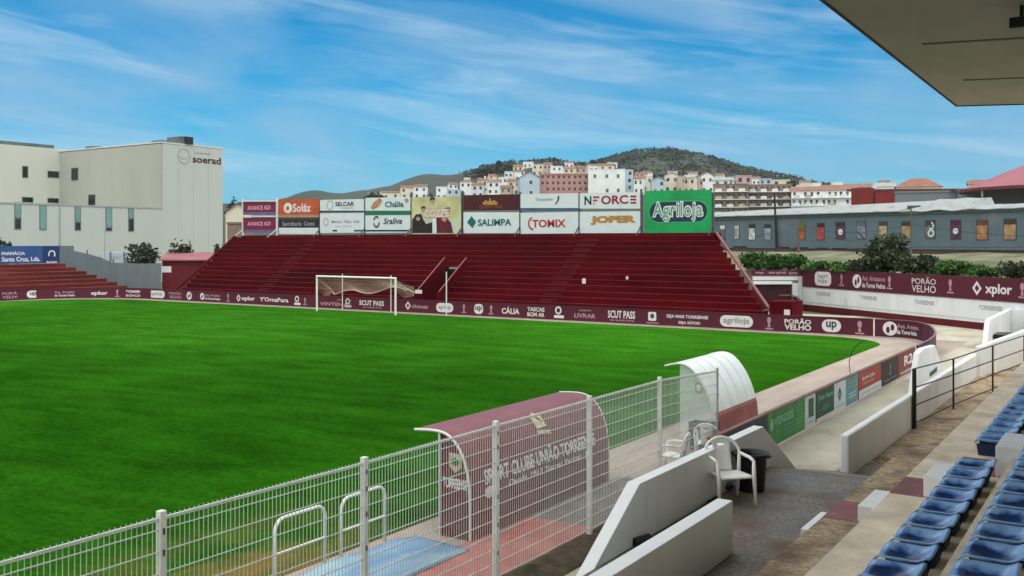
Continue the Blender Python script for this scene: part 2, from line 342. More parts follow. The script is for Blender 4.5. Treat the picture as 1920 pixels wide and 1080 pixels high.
def grass_mat():
    m = bpy.data.materials.new('pitch_grass'); m.use_nodes = True; t = m.node_tree; nd = t.nodes; lk = t.links; b = nd['Principled BSDF']
    b.inputs['Roughness'].default_value = 1.0; b.inputs['Specular IOR Level'].default_value = 0.0
    geo = nd.new('ShaderNodeNewGeometry')
    def noise(scale, sc, rot=0, det=5, ro=.6):
        mp = nd.new('ShaderNodeMapping'); mp.inputs['Scale'].default_value = sc; mp.inputs['Rotation'].default_value = (0, 0, rot); lk.new(geo.outputs['Position'], mp.inputs[0])
        n = nd.new('ShaderNodeTexNoise'); n.inputs['Scale'].default_value = scale; n.inputs['Detail'].default_value = det; n.inputs['Roughness'].default_value = ro
        lk.new(mp.outputs[0], n.inputs['Vector']); return n.outputs['Fac']
    def rp(f, stops):
        r = nd.new('ShaderNodeValToRGB'); e = r.color_ramp.elements
        while len(e) < len(stops): e.new(.5)
        for i, (p, c) in enumerate(stops): e[i].position = p; e[i].color = (*c, 1)
        lk.new(f, r.inputs[0]); return r.outputs[0]
    def mx(f, a, c, mode='MIX'):
        n = nd.new('ShaderNodeMix'); n.data_type = 'RGBA'; n.blend_type = mode
        for i, v in ((0, f), (6, a), (7, c)):
            if isinstance(v, (float, int)): n.inputs[i].default_value = v
            elif isinstance(v, tuple): n.inputs[i].default_value = (*v, 1)
            else: lk.new(v, n.inputs[i])
        return n.outputs[2]
    big = rp(noise(.055, (1, 1, 1), 0, 4), [(.32, (.0150, .078, .0042)), (.55, (.0265, .128, .0072)), (.75, (.037, .160, .011))])
    mid = rp(noise(.9, (.32, 1, 1), -ANG, 6, .65), [(.3, (.60, .62, .6)), (.7, (1.32, 1.28, 1.25))])
    fin = rp(noise(9, (.5, 1, 1), -ANG, 5, .7), [(.3, (.62, .64, .6)), (.7, (1.38, 1.34, 1.3))])
    col = mx(1.0, mx(1.0, big, mid, 'MULTIPLY'), fin, 'MULTIPLY')
    sp = nd.new('ShaderNodeSeparateXYZ'); lk.new(geo.outputs['Position'], sp.inputs[0])
    # near half painted darker: the shade seen between blades, put into the colour
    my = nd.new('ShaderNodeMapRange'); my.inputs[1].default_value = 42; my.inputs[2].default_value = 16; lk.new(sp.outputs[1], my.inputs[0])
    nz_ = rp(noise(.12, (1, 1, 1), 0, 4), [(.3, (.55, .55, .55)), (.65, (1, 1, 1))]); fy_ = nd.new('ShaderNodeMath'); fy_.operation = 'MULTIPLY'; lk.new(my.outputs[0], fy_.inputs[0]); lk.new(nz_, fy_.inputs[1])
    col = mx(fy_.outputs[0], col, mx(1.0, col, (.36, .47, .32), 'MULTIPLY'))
    mr = nd.new('ShaderNodeMapRange'); mr.inputs[1].default_value = -13.6; mr.inputs[2].default_value = -11.2; lk.new(sp.outputs[0], mr.inputs[0])
    mr2 = nd.new('ShaderNodeMapRange'); mr2.inputs[1].default_value = 13.5; mr2.inputs[2].default_value = 10.5; lk.new(sp.outputs[1], mr2.inputs[0])
    wr = rp(noise(.8, (1.2, .45, 1), 0, 6, .7), [(.42, (0, 0, 0)), (.62, (1, 1, 1))])
    f1 = nd.new('ShaderNodeMath'); f1.operation = 'MULTIPLY'; lk.new(mr.outputs[0], f1.inputs[0]); lk.new(mr2.outputs[0], f1.inputs[1])
    f2 = nd.new('ShaderNodeMath'); f2.operation = 'MULTIPLY'; lk.new(f1.outputs[0], f2.inputs[0]); lk.new(wr, f2.inputs[1])
    f3 = nd.new('ShaderNodeMath'); f3.operation = 'MULTIPLY'; f3.inputs[1].default_value = .8; lk.new(f2.outputs[0], f3.inputs[0])
    col = mx(f3.outputs[0], col, (.19, .115, .032)); lk.new(col, b.inputs['Base Color'])
    bp = nd.new('ShaderNodeBump'); bp.inputs['Strength'].default_value = .5; bp.inputs['Distance'].default_value = .04
    lk.new(noise(14, (.6, 1, 1), -ANG, 5, .75), bp.inputs['Height']); lk.new(bp.outputs[0], b.inputs['Normal'])
    return m
XG, YG = -10.55, 51.0
gp = [(-79.2, -60), (XG, -60)] + [(XG - 3.6 + 3.6 * math.cos(R(a)), 47.4 + 3.6 * math.sin(R(a))) for a in range(0, 91, 10)] + [(-71, YG)] + [(-71 + 8.2 * math.cos(R(a)), 42.8 + 8.2 * math.sin(R(a))) for a in range(90, 181, 15)]
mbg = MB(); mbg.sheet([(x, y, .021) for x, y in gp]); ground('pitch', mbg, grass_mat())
ground('touchline_path', MB().sheet([(-82, -60, .013), (-7.2, -60, .013), (-7.2, 54, .013), (-82, 54, .013)]), touch_conc)
ground('concrete_path', MB().sheet([(-7.3, -20, .02), (-5.5, -20, .02), (-5.5, 18.2, .02), (-4.6, 18.2, .02), (-4.6, 52, .02), (-8, 66, .02), (-30, 66, .02), (-30, 51.9, .02), (-7.3, 51.9, .02)]), path_conc)
ground('red_paving', MB().sheet([(-9.25, 4, .017), (-7.85, 4, .017), (-7.85, 14.5, .017), (-9.25, 14.5, .017)]), red_paving)
ground('grey_paving', MB().sheet([(-9.15, 14.5, .017), (-7.85, 14.5, .017), (-7.85, 18.0, .017), (-9.15, 18.0, .017)]), grey_paving)
ground('dirt_strip', MB().grid(lambda u, v: (-7.86 + .75 * v, 2 + 19 * u, .03 + .05 * math.sin(v * 3.14) + random.uniform(-.02, .02)), 90, 5), dirt)
ground('stand_floor_slope', MB().grid(lambda u, v: (-5.5 + 2.1 * v, 4 + 18 * u, 1.0 if 4 + 18 * u < 16.4 else 1.0 - .95 * min(1, (4 + 18 * u - 16.4) / 4.4)), 60, 2), wet_floor)
ground('stand_floor', MB().sheet([(-5.1, 20.6, .036), (-2.5, 20.6, .036), (-2.5, 60, .036), (-5.1, 60, .036)]), concrete_gravel)

# ------------------------------------------------------------------ near stand: treads, aisle paint, half-steps
st = thing('terraced_stand', 'concrete terrace of the near stand with maroon aisle patches and white half steps', 'stand', (-2, 10, 0))
def tread(x0, x1, y0, y1, z, mat, z0=0): return MB().box(x0, x1, y0, y1, z0, z).build('tread', mat, st)
# lowest tread runs out into a ramp at its far end
m_ = MB()
prof = [(-20, 1.34), (17.5, 1.34), (27, .06)]
for k in range(2):
    (a, za), (b, zb) = prof[k], prof[k + 1]
    m_.hexa([(-3.5, a, 0), (-2.66, a, 0), (-2.66, b, 0), (-3.5, b, 0)], [(-3.5, a, za), (-2.66, a, za), (-2.66, b, zb), (-3.5, b, zb)])
m_.build('tread', concrete_gravel, st)
tread(-2.65, -1.951, -20, 62, 1.8, concrete_tan); tread(-1.95, -1.281, -20, 62, 2.15, concrete_tan); tread(-1.28, -.561, -20, 62, 2.42, concrete_tan)
for k in range(6): tread(-.56 + .8 * k, .239 + .8 * k, -20, 62, 2.75 + .36 * k, concrete_tan)
AY0, AY1 = 12.5, 13.48
for (x0, x1, z, dy) in ((-3.5, -3.06, 1.344, .1), (-2.65, -2.26, 1.804, 0), (-1.95, -1.47, 2.154, 0)):
    MB().sheet([(x0, AY0 + dy, z), (x1, AY0 + dy, z), (x1, AY1 + dy, z), (x0, AY1 + dy, z)]).build('painted_landing', maroon_patch, st)
for (x0, x1, z0, z1, dy) in ((-3.74, -3.503, .95, 1.19, -.05), (-3.06, -2.653, 1.35, 1.56, .1), (-2.26, -1.953, 1.81, 2.06, 0), (-1.47, -.98, 2.16, 2.52, 0)):
    MB().box(x0, x1, AY0 + dy + .02, AY1 + dy - .02, z0, z1).build('step_block', white_paint, st, bevel=.012)
# kerb line painted darker at the foot of the second seat row
MB().box(-1.315, -1.283, -20, 62, 2.154, 2.18).build('drain_edge', M('rust_stain', (.17, .075, .03), .9, .3, 3), st)

# ------------------------------------------------------------------ plastic seats
def seat_mat():
    m = bpy.data.materials.new('seat_blue'); m.use_nodes = True; t = m.node_tree; nd = t.nodes; lk = t.links; b = nd['Principled BSDF']
    b.inputs['Roughness'].default_value = .24; b.inputs['Specular IOR Level'].default_value = .5
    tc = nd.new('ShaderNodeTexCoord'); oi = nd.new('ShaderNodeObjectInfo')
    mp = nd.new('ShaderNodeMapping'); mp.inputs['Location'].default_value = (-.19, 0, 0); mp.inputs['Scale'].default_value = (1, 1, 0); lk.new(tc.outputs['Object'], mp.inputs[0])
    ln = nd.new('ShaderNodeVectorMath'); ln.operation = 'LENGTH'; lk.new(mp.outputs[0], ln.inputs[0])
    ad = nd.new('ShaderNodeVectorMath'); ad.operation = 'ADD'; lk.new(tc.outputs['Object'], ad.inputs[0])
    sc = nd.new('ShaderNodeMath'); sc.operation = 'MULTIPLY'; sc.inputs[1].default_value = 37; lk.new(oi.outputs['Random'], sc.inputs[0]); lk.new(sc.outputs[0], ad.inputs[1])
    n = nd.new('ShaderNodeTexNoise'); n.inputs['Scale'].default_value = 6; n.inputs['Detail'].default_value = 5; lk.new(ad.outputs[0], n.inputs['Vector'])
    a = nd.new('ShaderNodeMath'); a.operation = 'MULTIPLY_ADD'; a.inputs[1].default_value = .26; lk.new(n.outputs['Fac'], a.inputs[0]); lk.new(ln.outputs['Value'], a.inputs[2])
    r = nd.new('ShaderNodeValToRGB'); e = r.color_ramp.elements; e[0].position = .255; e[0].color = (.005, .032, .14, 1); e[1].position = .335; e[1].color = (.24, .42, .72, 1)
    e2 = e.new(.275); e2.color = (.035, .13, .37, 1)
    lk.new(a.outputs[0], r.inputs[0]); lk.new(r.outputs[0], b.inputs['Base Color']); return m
seat_blue = seat_mat(); seat_under = M('seat_underside', (.008, .022, .06), .5, .2, 5)
def seat_fn(u, v):            # u: front lip -> back lip (x 0..0.44), v: across (y)
    x = .44 * u; y = (v - .5) * .425 * (1 - .12 * max(0, .25 - u) / .25)
    e = abs(2 * v - 1)
    z = .205 - .050 * math.sin(math.pi * min(1, max(0, (u - .06) / .86))) * (1 - e ** 2.4)
    z += .020 * e ** 3
    if u < .14: z -= .055 * ((.14 - u) / .14) ** 1.6
    if u > .78: z += .05 * ((u - .78) / .22) ** 1.3
    if u > .97: z -= .02
    return (x, y, z)
proto = thing('stadium_seat', 'x', 'seat', local=True)
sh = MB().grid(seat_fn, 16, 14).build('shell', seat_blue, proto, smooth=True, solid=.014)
sk = MB(); sk.prism([(.05, -.17, 0), (.36, -.17, 0), (.42, -.17, .19), (.03, -.17, .14)], (0, .05, 0)); sk.prism([(.05, .12, 0), (.36, .12, 0), (.42, .12, .19), (.03, .12, .14)], (0, .05, 0))
sk.box(.33, .37, -.12, .12, 0, .15)
sk.build('bracket', seat_under, proto)
ORD = ['first', 'second', 'third', 'fourth', 'fifth', 'sixth', 'seventh', 'eighth', 'ninth', 'tenth', 'eleventh', 'twelfth', 'thirteenth', 'fourteenth', 'fifteenth', 'sixteenth', 'seventeenth', 'eighteenth', 'nineteenth', 'twentieth']
used = False
def put_seat(x, y, z, label, group):
    global used
    o = proto if not used else clone(proto); used = True
    o.location = (x + random.uniform(-.006, .006), y, z); o.rotation_euler = (0, 0, R(random.uniform(-1.5, 1.5))); tag(o, label, 'seat', group)
for k in range(10):
    put_seat(-1.86, 12.08 - .535 * k, 2.152, f'worn blue bucket seat, lower row, {ORD[k]} before the maroon aisle landing', 'blue seats of the lower row this side of the aisle')
for k in range(18):
    put_seat(-1.86, 13.86 + .535 * k, 2.152, f'worn blue bucket seat, lower row, {ORD[k]} beyond the maroon aisle landing', 'blue seats of the lower row beyond the aisle')
for k in range(12):
    put_seat(-1.15, 12.1 - .535 * k, 2.422, f'wet blue bucket seat, upper row, {ORD[k]} before the tall white step block', 'blue seats of the upper row')
for k in range(2):
    put_seat(-1.15, 13.86 + .535 * k, 2.422, f'wet blue bucket seat, upper row, {ORD[k]} beyond the tall white step block', 'blue seats of the upper row')

# ------------------------------------------------------------------ stand roof
rf = thing('stand_roof', 'grey flat cantilever roof of the near stand with dark front edge', 'roof', (0, 10, 9))
rc = onz(1795, 198, 9.0); rx, ry = rc.x, rc.y
def rz(x): return 9.0 - .050 * (x - rx)
rxn = rx + .58
MB().hexa([(rxn, -20, 9), (12, -20, rz(12)), (12, ry, rz(12)), (rx, ry, 9)], [(rxn, -20, 9.3), (12, -20, rz(12) + .3), (12, ry, rz(12) + .3), (rx, ry, 9.3)]).build('deck', roof_under, rf)
MB().hexa([(rxn - .05, -20, 8.975), (rxn - .003, -20, 8.975), (rx - .003, ry + .06, 8.975), (rx - .05, ry + .06, 8.975)], [(rxn - .05, -20, 9.42), (rxn - .003, -20, 9.42), (rx - .003, ry + .06, 9.42), (rx - .05, ry + .06, 9.42)]).build('fascia', roof_edge, rf)
MB().hexa([(rx, ry + .003, 8.975), (12, ry + .003, rz(12) - .025), (12, ry + .06, rz(12) - .025), (rx, ry + .06, 8.975)], [(rx, ry + .003, 9.42), (12, ry + .003, rz(12) + .42), (12, ry + .06, rz(12) + .42), (rx, ry + .06, 9.42)]).build('fascia', roof_edge, rf)
for k, yy in enumerate((ry - 5.2, ry - 10.4, ry - 15.6, ry - 20.8)):
    MB().hexa([(rx + .9, yy, rz(rx + .9) - .018), (12, yy, rz(12) - .018), (12, yy + .10, rz(12) - .018), (rx + .9, yy + .10, rz(rx + .9) - .018)], [(rx + .9, yy, rz(rx + .9) - .002), (12, yy, rz(12) - .002), (12, yy + .10, rz(12) - .002), (rx + .9, yy + .10, rz(rx + .9) - .002)]).build('panel_joint', roof_dark, rf)
q = onz(1916, 44, 8.55)
fl = thing('floodlight', 'small black floodlight hanging under the grey stand roof', 'floodlight', q)
MB().box(q.x - .18, q.x + .18, q.y - .12, q.y + .12, q.z - .08, q.z + .1).build('lamp_housing', black_plastic, fl, bevel=.02)
MB().box(q.x - .03, q.x + .03, q.y - .03, q.y + .03, q.z + .1, rz(q.x) - .003).build('stem', black_plastic, fl)

# ------------------------------------------------------------------ white parapet walls of the stand
def wallx(name, x0, x1, prof, label, mat=white_paint, bevel=.009):
    """wall lying along y: prof = outline (y, z)"""
    o = MB().prism([(x0, y, z) for y, z in prof], (x1 - x0, 0, 0)).build(name, mat, bevel=bevel); return tag(o, label, 'wall')
wallx('parapet_wall', -5.68, -5.5, [(9.0, -.03), (9.05, .35), (11.36, 1.76), (16.2, 1.73), (18.1, .62), (18.5, -.03)], 'white trapezoid parapet wall with sloping ends beside the plastic chair')
wallx('parapet_wall', -4.53, -4.33, [(3, .5), (11.6, .5), (11.6, 1.66), (3, 1.66)], 'low white wall with square end in front of the trapezoid parapet')
wallx('parapet_wall', -5.3, -5.12, [(20.4, -.03), (38.4, -.03), (38.4, .86), (20.4, .92)], 'long white parapet wall running beside the concrete path to the railing', bevel=.045)
tw = wallx('parapet_wall', -6.3, -6.1, [(32.2, -.02), (33.2, 1.34), (33.9, 1.42), (36.0, 1.34), (37.6, .3), (37.7, -.02)], 'white trapezoid wall with a dark slot beside the curved maroon board', bevel=.05)
hb = MB(); hb.hexa([(-6.094, 34.9, .36), (-6.094, 36.2, .40), (-6.094, 36.2, .56), (-6.094, 34.9, .50)], [(-6.085, 34.9, .36), (-6.085, 36.2, .40), (-6.085, 36.2, .56), (-6.085, 34.9, .50)]); hb.build('dark_slot', black_plastic, tw)
a, b_ = Vector((-5.2, 38.6, 0)), Vector((-2.7, 52, 0)); m_ = MB(); off = Vector((.2, -.04, 0))
m_.hexa([a, a + off, b_ + off, b_], [a + Vector((0, 0, 1.12)), a + off + Vector((0, 0, 1.12)), b_ + off + Vector((0, 0, 1.75)), b_ + Vector((0, 0, 1.75))])
tag(m_.build('parapet_wall', white_paint, bevel=.04), 'rising white parapet wall at the far end of the stand behind the railing', 'wall')
vw = thing('stair_enclosure', 'white stair enclosure with rounded top and dark opening at far right', 'wall', (-6, 49, 0))
MB().prism([(-6.2, 47.7, 0), (-6.2, 48.9, 1.28), (-6.2, 49.4, 1.38), (-6.2, 58, 1.36), (-6.2, 58, 0)], (.22, 0, 0)).build('side_wall', white_paint, vw, bevel=.05)
MB().prism([(-3.6, 49.0, 0), (-3.6, 49.4, 1.38), (-3.6, 58, 1.36), (-3.6, 58, 0)], (.22, 0, 0)).build('side_wall', white_paint, vw, bevel=.05)
MB().box(-5.975, -3.603, 57.5, 57.8, 0, 1.33).build('end_wall', white_paint, vw)
MB().box(-5.95, -5.2, 49.9, 51.6, .42, .60).build('dark_opening', black_plastic, vw)

# ------------------------------------------------------------------ dark railing by the stand
rl = thing('railing', 'rusty dark railing with four thin bars between white parapet and seats', 'railing', (-5, 27, 0))
rp_ = [Vector((-5.06, 26.8, .036)), Vector((-4.70, 30.6, .036)), Vector((-4.14, 34.6, .036)), Vector((-3.6, 38.5, .036)), Vector((-3.0, 42.5, .036))]
rh = [1.56, 1.46, 1.52, 1.56, 1.6]
for i, p in enumerate(rp_):
    MB().tube([p, p + Vector((0, 0, rh[i]))], .055 if i == 0 else .028, 8).build('rail_post', black_rail, rl)
for fr in (1.0, .68, .38, .08):
    MB().tube([p + Vector((0, 0, rh[i] * fr)) for i, p in enumerate(rp_)], .018, 6).build('bar', black_rail if fr == 1 else M('rust_rail', (.06, .035, .028), .7, .3, 3), rl)
# bent thin hoop by the boards
hp = onx(1683, 690, -7.2)
arc = [Vector((-7.95 + .9 * math.cos(R(t)), 34.8 - .5 * math.cos(R(t)), .55 + .95 * math.sin(R(t)))) for t in range(100, 262, 12)]
tag(MB().tube(arc, .013, 6).build('hoop_cable', black_rail), 'thin dark hoop of cable arching over the small sponsor boards', 'cable')

# ================================================================== TOUCHLINE: fence, dugouts, boards, loose things
FX = -7.7
fence = thing('mesh_fence', 'white welded wire mesh fence on square posts in front of the dugouts', 'fence', (FX, 11, .05))
fy = [.15, 2.9, 5.7, 8.5, 11.25, 14.0, 16.76, 19.7]
ft = [2.32, 2.32, 2.32, 2.30, 2.30, 2.29, 2.28, 2.14]
for i, y in enumerate(fy):
    wd = .036 if i < 7 else .02
    p = MB().box(FX - wd, FX + wd, y - wd, y + wd, 0, ft[i] + .07).build('fence_post', post_paint if i < 7 else galv, fence, bevel=.006)
    if 2 <= i <= 4:
        for z in (.5, .9, 1.3, 1.7, 2.0, 2.2): MB().box(FX + wd + .001, FX + wd + .006, y - .010, y + .010, z - .03, z + .03).build('bolt_hole', M('dark_hole', (.06, .06, .055), .8, .2, 3), p)
for i in range(7):
    y0, y1 = fy[i] + .04, fy[i + 1] - .04; mb = MB(); n = int((y1 - y0) / .055)
    z0, ta, tb = .12, ft[i], ft[i + 1]
    for k in range(n + 1):
        y = y0 + (y1 - y0) * k / n; zt = ta + (tb - ta) * k / n + .03
        mb.box(FX - .003, FX + .003, y - .003, y + .003, z0, zt)
    for j in range(11):
        f = j / 10.5; r_ = .0055
        za, zb = z0 + .03 + (ta - z0 - .03) * f, z0 + .03 + (tb - z0 - .03) * f
        mb.beam((FX + .008, y0, za), (FX + .008, y1, zb), .010)
    mb.build('mesh_panel', fence_paint, fence)
    MB().beam((FX, y0 - .003, ta - .006), (FX, y1 + .003, tb - .006), .026, .03).build('top_rail', fence_paint, fence)

# red dugout -----------------------------------------------------------
plast_red = M('red_polycarbonate', (.17, .043, .048), .45, .14, .9, spec=.4, col2=(.22, .07, .075), c2=(.55, .75), c2scale=1.2)
def dugout(prof, y0, y1, name, label, mats, split=None):
    t = thing(name, label, 'dugout', ((prof[0][0] + prof[-1][0]) / 2, (y0 + y1) / 2, 0))
    def shell(pp, nm, mt):
        mb = MB()
        o = []
        for i, (x, z) in enumerate(pp):
            a = Vector(pp[max(i - 1, 0)]); b = Vector(pp[min(i + 1, len(pp) - 1)]); d = (b - a).normalized(); o.append((x - d.y * .02, z + d.x * .02))
        for i in range(len(pp) - 1):
            (xa, za), (xb, zb) = pp[i], pp[i + 1]; (ua, wa), (ub, wb) = o[i], o[i + 1]
            mb.hexa([(xa, y0, za), (xb, y0, zb), (xb, y1, zb), (xa, y1, za)], [(ua, y0, wa), (ub, y0, wb), (ub, y1, wb), (ua, y1, wa)])
        return mb.build(nm, mt, t)
    if split is None: shell(prof, 'curved_shell', mats[0])
    else: shell(prof[:split + 1], 'curved_shell', mats[0]); shell(prof[split:], 'lower_panel', mats[1])
    for y in (y0 - .02, y1 + .02):
        MB().tube([(x, y, z + .01) for x, z in prof], .024, 8).build('arch_tube', white_metal, t)
    return t
def smooth_prof(pts, n=4):
    out_ = []
    for i in range(len(pts) - 1):
        p0 = pts[max(i - 1, 0)]; p1 = pts[i]; p2 = pts[i + 1]; p3 = pts[min(i + 2, len(pts) - 1)]
        for k in range(n):
            t = k / n
            out_.append(tuple(.5 * (2 * p1[a] + (p2[a] - p0[a]) * t + (2 * p0[a] - 5 * p1[a] + 4 * p2[a] - p3[a]) * t * t + (3 * p1[a] - p0[a] - 3 * p2[a] + p3[a]) * t ** 3) for a in (0, 1)))
    return out_ + [pts[-1]]
RP = smooth_prof([(-10.36, 1.72), (-9.9, 1.745), (-9.62, 1.68), (-9.40, 1.46), (-9.26, 1.12), (-9.21, .75), (-9.20, .02)])
RY0, RY1 = 12.72, 17.5
rd = dugout(RP, RY0, RY1, 'dugout', 'maroon curved dugout with white club lettering on its back behind the fence', [plast_red])
ins = [p for p in RP if p[0] >= -9.82]
for y in (RY0 + .0, RY1 - .03):
    MB().prism([(-9.82, y, .02)] + [(-9.82, y, 1.72)] + [(x - .005, y, z - .005) for x, z in ins], (0, .03, 0)).build('end_panel', M('red_end_panel', (.12, .025, .030), .35, .15, 1, spec=.4), rd)
for y in (RY0 - .02, RY1 + .02):
    MB().beam((-9.83, y, 0), (-9.83, y, 1.72), .03).build('front_post', white_metal, rd)
MB().box(-9.6, -9.28, RY0 + .1, RY1 - .1, .36, .42).build('bench', grey_paving, rd)
# lettering wrapped on the curved back
ARC = [0]; pr_ = RP[::-1]
for i in range(1, len(pr_)): ARC.append(ARC[-1] + math.dist(pr_[i], pr_[i - 1]))
def on_back(s_):
    for i in range(1, len(ARC)):
        if s_ <= ARC[i] or i == len(ARC) - 1:
            f = (s_ - ARC[i - 1]) / (ARC[i] - ARC[i - 1]); a, b = pr_[i - 1], pr_[i]
            x = a[0] + (b[0] - a[0]) * f; z = a[1] + (b[1] - a[1]) * f; d = Vector((b[0] - a[0], b[1] - a[1])).normalized()
            return x + d.y * .034, z - d.x * .034 + .004
def wrap_text(txt, cy, cs, wd, ht, mat, bold=.02, parent=None, shear=0):
    vs, fs = glyphs(txt, bold, shear); mb = MB(); pts = []
    for a, b in vs: x, z = on_back(cs + b * ht); pts.append((x, cy + a * wd, z))
    mb.add(pts, fs); return mb.build('lettering', mat, parent or rd)
ink_letter = flat('ink_letter', (.72, .70, .66))
ya = onx(908, 900, -9.2).y; yb = onx(1115, 850, -9.2).y
wrap_text('SPORT CLUBE UNIÃO TORREENSE', (ya + yb) / 2, .98, yb - ya, .30, ink_letter, .035)
wrap_text('Desde 1917 Torres Vedras', (ya + yb) / 2 + .05, .72, (yb - ya) * .66, .11, ink_letter, .02, shear=.2)
ins_ = MB(); q0 = onx(925, 920, -9.2)
pts = []
for a, b in disc_pts(0, 0, .14, .10, 16): x, z = on_back(.70 + b); pts.append((x, ya + .12 + a, z))
ins_.sheet(pts); ins_.build('logo', ink_letter, rd); ins_ = MB()
pts = []
for a, b in pill_pts(0, 0, .2, .17, .03): x, z = on_back(.70 + b); pts.append((x, yb - .32 + a, z))
ins_.sheet(pts); ins_.build('logo', ink_letter, rd)
# crest on the curved top: pale scroll and shield
cr = MB()
for poly in ([(-.16, .0), (.16, .0), (.18, .22), (0, .34), (-.18, .22)], [(-.22, -.10), (.22, -.16), (.22, -.08), (-.22, -.02)]):
    pts = []
    for a, b in poly: x, z = on_back(1.46 + b); pts.append((x, 15.2 + a, z))
    cr.sheet(pts)
cr.build('crest', M('crest_pale', (.50, .44, .30), .5, .4, 9), rd)
fe = Face((-9.82, RY0, 0), (1, 0, 0))
text(rd, fe, 'TORREENSE', .30, .92, .50, .17, ink_letter, bold=.04, off=.01)
mark(rd, fe, [(.18, 1.42), (.44, 1.42), (.44, 1.2), (.31, 1.1), (.18, 1.2)], M('crest_pale', (.5, .44, .3)), .01, 'crest')
mark(rd, fe, disc_pts(.31, 1.28, .07, .07, 12), ink_green, .013, 'crest_centre')

# white dugout ---------------------------------------------------------
poly_white = M('white_polycarbonate', (.74, .79, .77), .3, .08, .8, spec=.5, stretch=(1, 3, 1))
poly_red = M('faded_red_panel', (.33, .08, .075), .35, .35, 1.2, spec=.4)
WP = smooth_prof([(-10.14, 1.78), (-9.78, 1.86), (-9.5, 1.80), (-9.24, 1.56), (-9.0, 1.16), (-8.84, .70), (-8.80, .55), (-8.76, .02)])
WY0, WY1 = 22.4, 25.35
ks = min(range(len(WP)), key=lambda i: abs(WP[i][1] - .70))
wdg = dugout(WP, WY0, WY1, 'dugout', 'white translucent dugout with arched roof and faded red base beside sponsor boards', [poly_white, poly_red], ks)
for k in range(1, 5):
    y = WY0 + (WY1 - WY0) * k / 5
    MB().tube([(x + .012, y, z + .020) for x, z in WP[:-2]], .006, 6).build('roof_seam', M('seam_pale', (.36, .40, .39), .5, .1, 2), wdg)
gl = bpy.data.materials.new('clear_panel'); gl.use_nodes = True; b0 = gl.node_tree.nodes['Principled BSDF']
b0.inputs['Base Color'].default_value = (.85, .92, .90, 1); b0.inputs['Roughness'].default_value = .12; b0.inputs['Alpha'].default_value = .34
for y in (WY0, WY1 - .02):
    MB().prism([(-9.74, y, .02), (-9.74, y, 1.82)] + [(x - .03, y, z - .01) for x, z in WP if x > -9.72], (0, .02, 0)).build('clear_end_panel', gl, wdg)
fw = Face((-9.3, WY0, 0), (1, 0, 0))
mark(wdg, fw, [(-.02, 1.42), (.14, 1.42), (.14, 1.18), (-.02, 1.18)], frame_grey, .01, 'notice')
mark(wdg, fw, [(.01, 1.39), (.11, 1.39), (.11, 1.22), (.01, 1.22)], panel_white, .013, 'notice_paper')
MB().box(-9.5, -9.1, WY0 + .1, WY1 - .1, .4, .46).build('bench', white_metal, wdg)

# crates by the white dugout
def crate(loc, label, mat):
    t = thing('crate', label, 'crate', loc); x, y, z = loc; mb = MB()
    for (x0, x1, y0, y1) in ((-.3, .3, -.2, -.18), (-.3, .3, .18, .2), (-.3, -.28, -.18, .18), (.28, .3, -.18, .18)):
        for zz in (0.02, .12, .22): mb.box(x + x0, x + x1, y + y0, y + y1, z + zz, z + zz + .075)
    for sx in (-.3, .275):
        for sy in (-.2, .175): mb.box(x + sx - .004, x + sx + .029, y + sy - .004, y + sy + .029, z, z + .31)
    mb.build('slatted_side', mat, t); MB().box(x - .279, x + .279, y - .179, y + .179, z + .01, z + .03).build('base', mat, t); return t
cg = M('grey_crate', (.10, .105, .115), .6, .25, 4)
crate((-8.72, 21.4, .05), 'grey slatted crate on the ground in front of the white dugout', cg)
crate((-8.70, 21.4, .37), 'grey slatted crate stacked on another crate by the white dugout', cg)

# plastic chairs -------------------------------------------------------
def make_chair(label, group=None):
    t = thing('plastic_chair', label, 'chair', local=True, group=group)
    # local: faces -y, width x
    def seat(u, v):
        x = (u - .5) * (.46 + .03 * (1 - v)); y = -.24 + .46 * v; z = .43 - .018 * math.sin(math.pi * u) * math.sin(math.pi * v) - .02 * v + (-.03 * ((.12 - v) / .12) ** 2 if v < .12 else 0)
        return (x, y, z)
    MB().grid(seat, 10, 10).build('seat', chair_plastic, t, smooth=True, solid=.018)
    # back: centre panel with a slot near the top, carried by an arch of frame
    def backp(z): return .20 + .13 * ((z - .40) / .5)
    def panel(mb, x0, x1, z0, z1):
        mb.grid(lambda u, v: (x0 + (x1 - x0) * u, backp(z0 + (z1 - z0) * v) + .03 * (1 - ((x0 + (x1 - x0) * u) / .16) ** 2), z0 + (z1 - z0) * v), 6, 8)
    mb = MB(); panel(mb, -.135, .135, .40, .765); panel(mb, -.135, -.055, .765, .80); panel(mb, .055, .135, .765, .80); panel(mb, -.145, .145, .80, .865)
    mb.build('backrest', chair_plastic, t, smooth=True, solid=.016)
    # arch frame from front leg, armrest, up over the back
    arch = []
    for k in range(13):
        a = math.pi * k / 12; zz = .66 + .23 * math.sin(a); xx = -.275 * math.cos(a); arch.append((xx, backp(zz) + .0 * xx, zz))
    arm_l = [(-.285, -.20, .63), (-.288, -.05, .655), (-.285, .12, .655), (-.28, backp(.66) - .03, .66)]
    MB().tube(arm_l + arch + [(-x, y, z) for x, y, z in arm_l[::-1]], .024, 8).build('arch_frame', chair_plastic, t, smooth=True)
    for sx in (-1, 1):
        lg = MB(); lg.tube([(sx * .285, -.20, .63), (sx * .275, -.225, .40), (sx * .285, -.27, 0)], [.024, .034, .022], 8); lg.build('leg', chair_plastic, t, smooth=True)
        lg = MB(); lg.tube([(sx * .275, backp(.66), .66), (sx * .245, .22, .42), (sx * .26, .31, 0)], [.024, .032, .022], 8); lg.build('leg', chair_plastic, t, smooth=True)
    return t
ch = make_chair('white plastic garden chair on the wet floor next to the black bin')
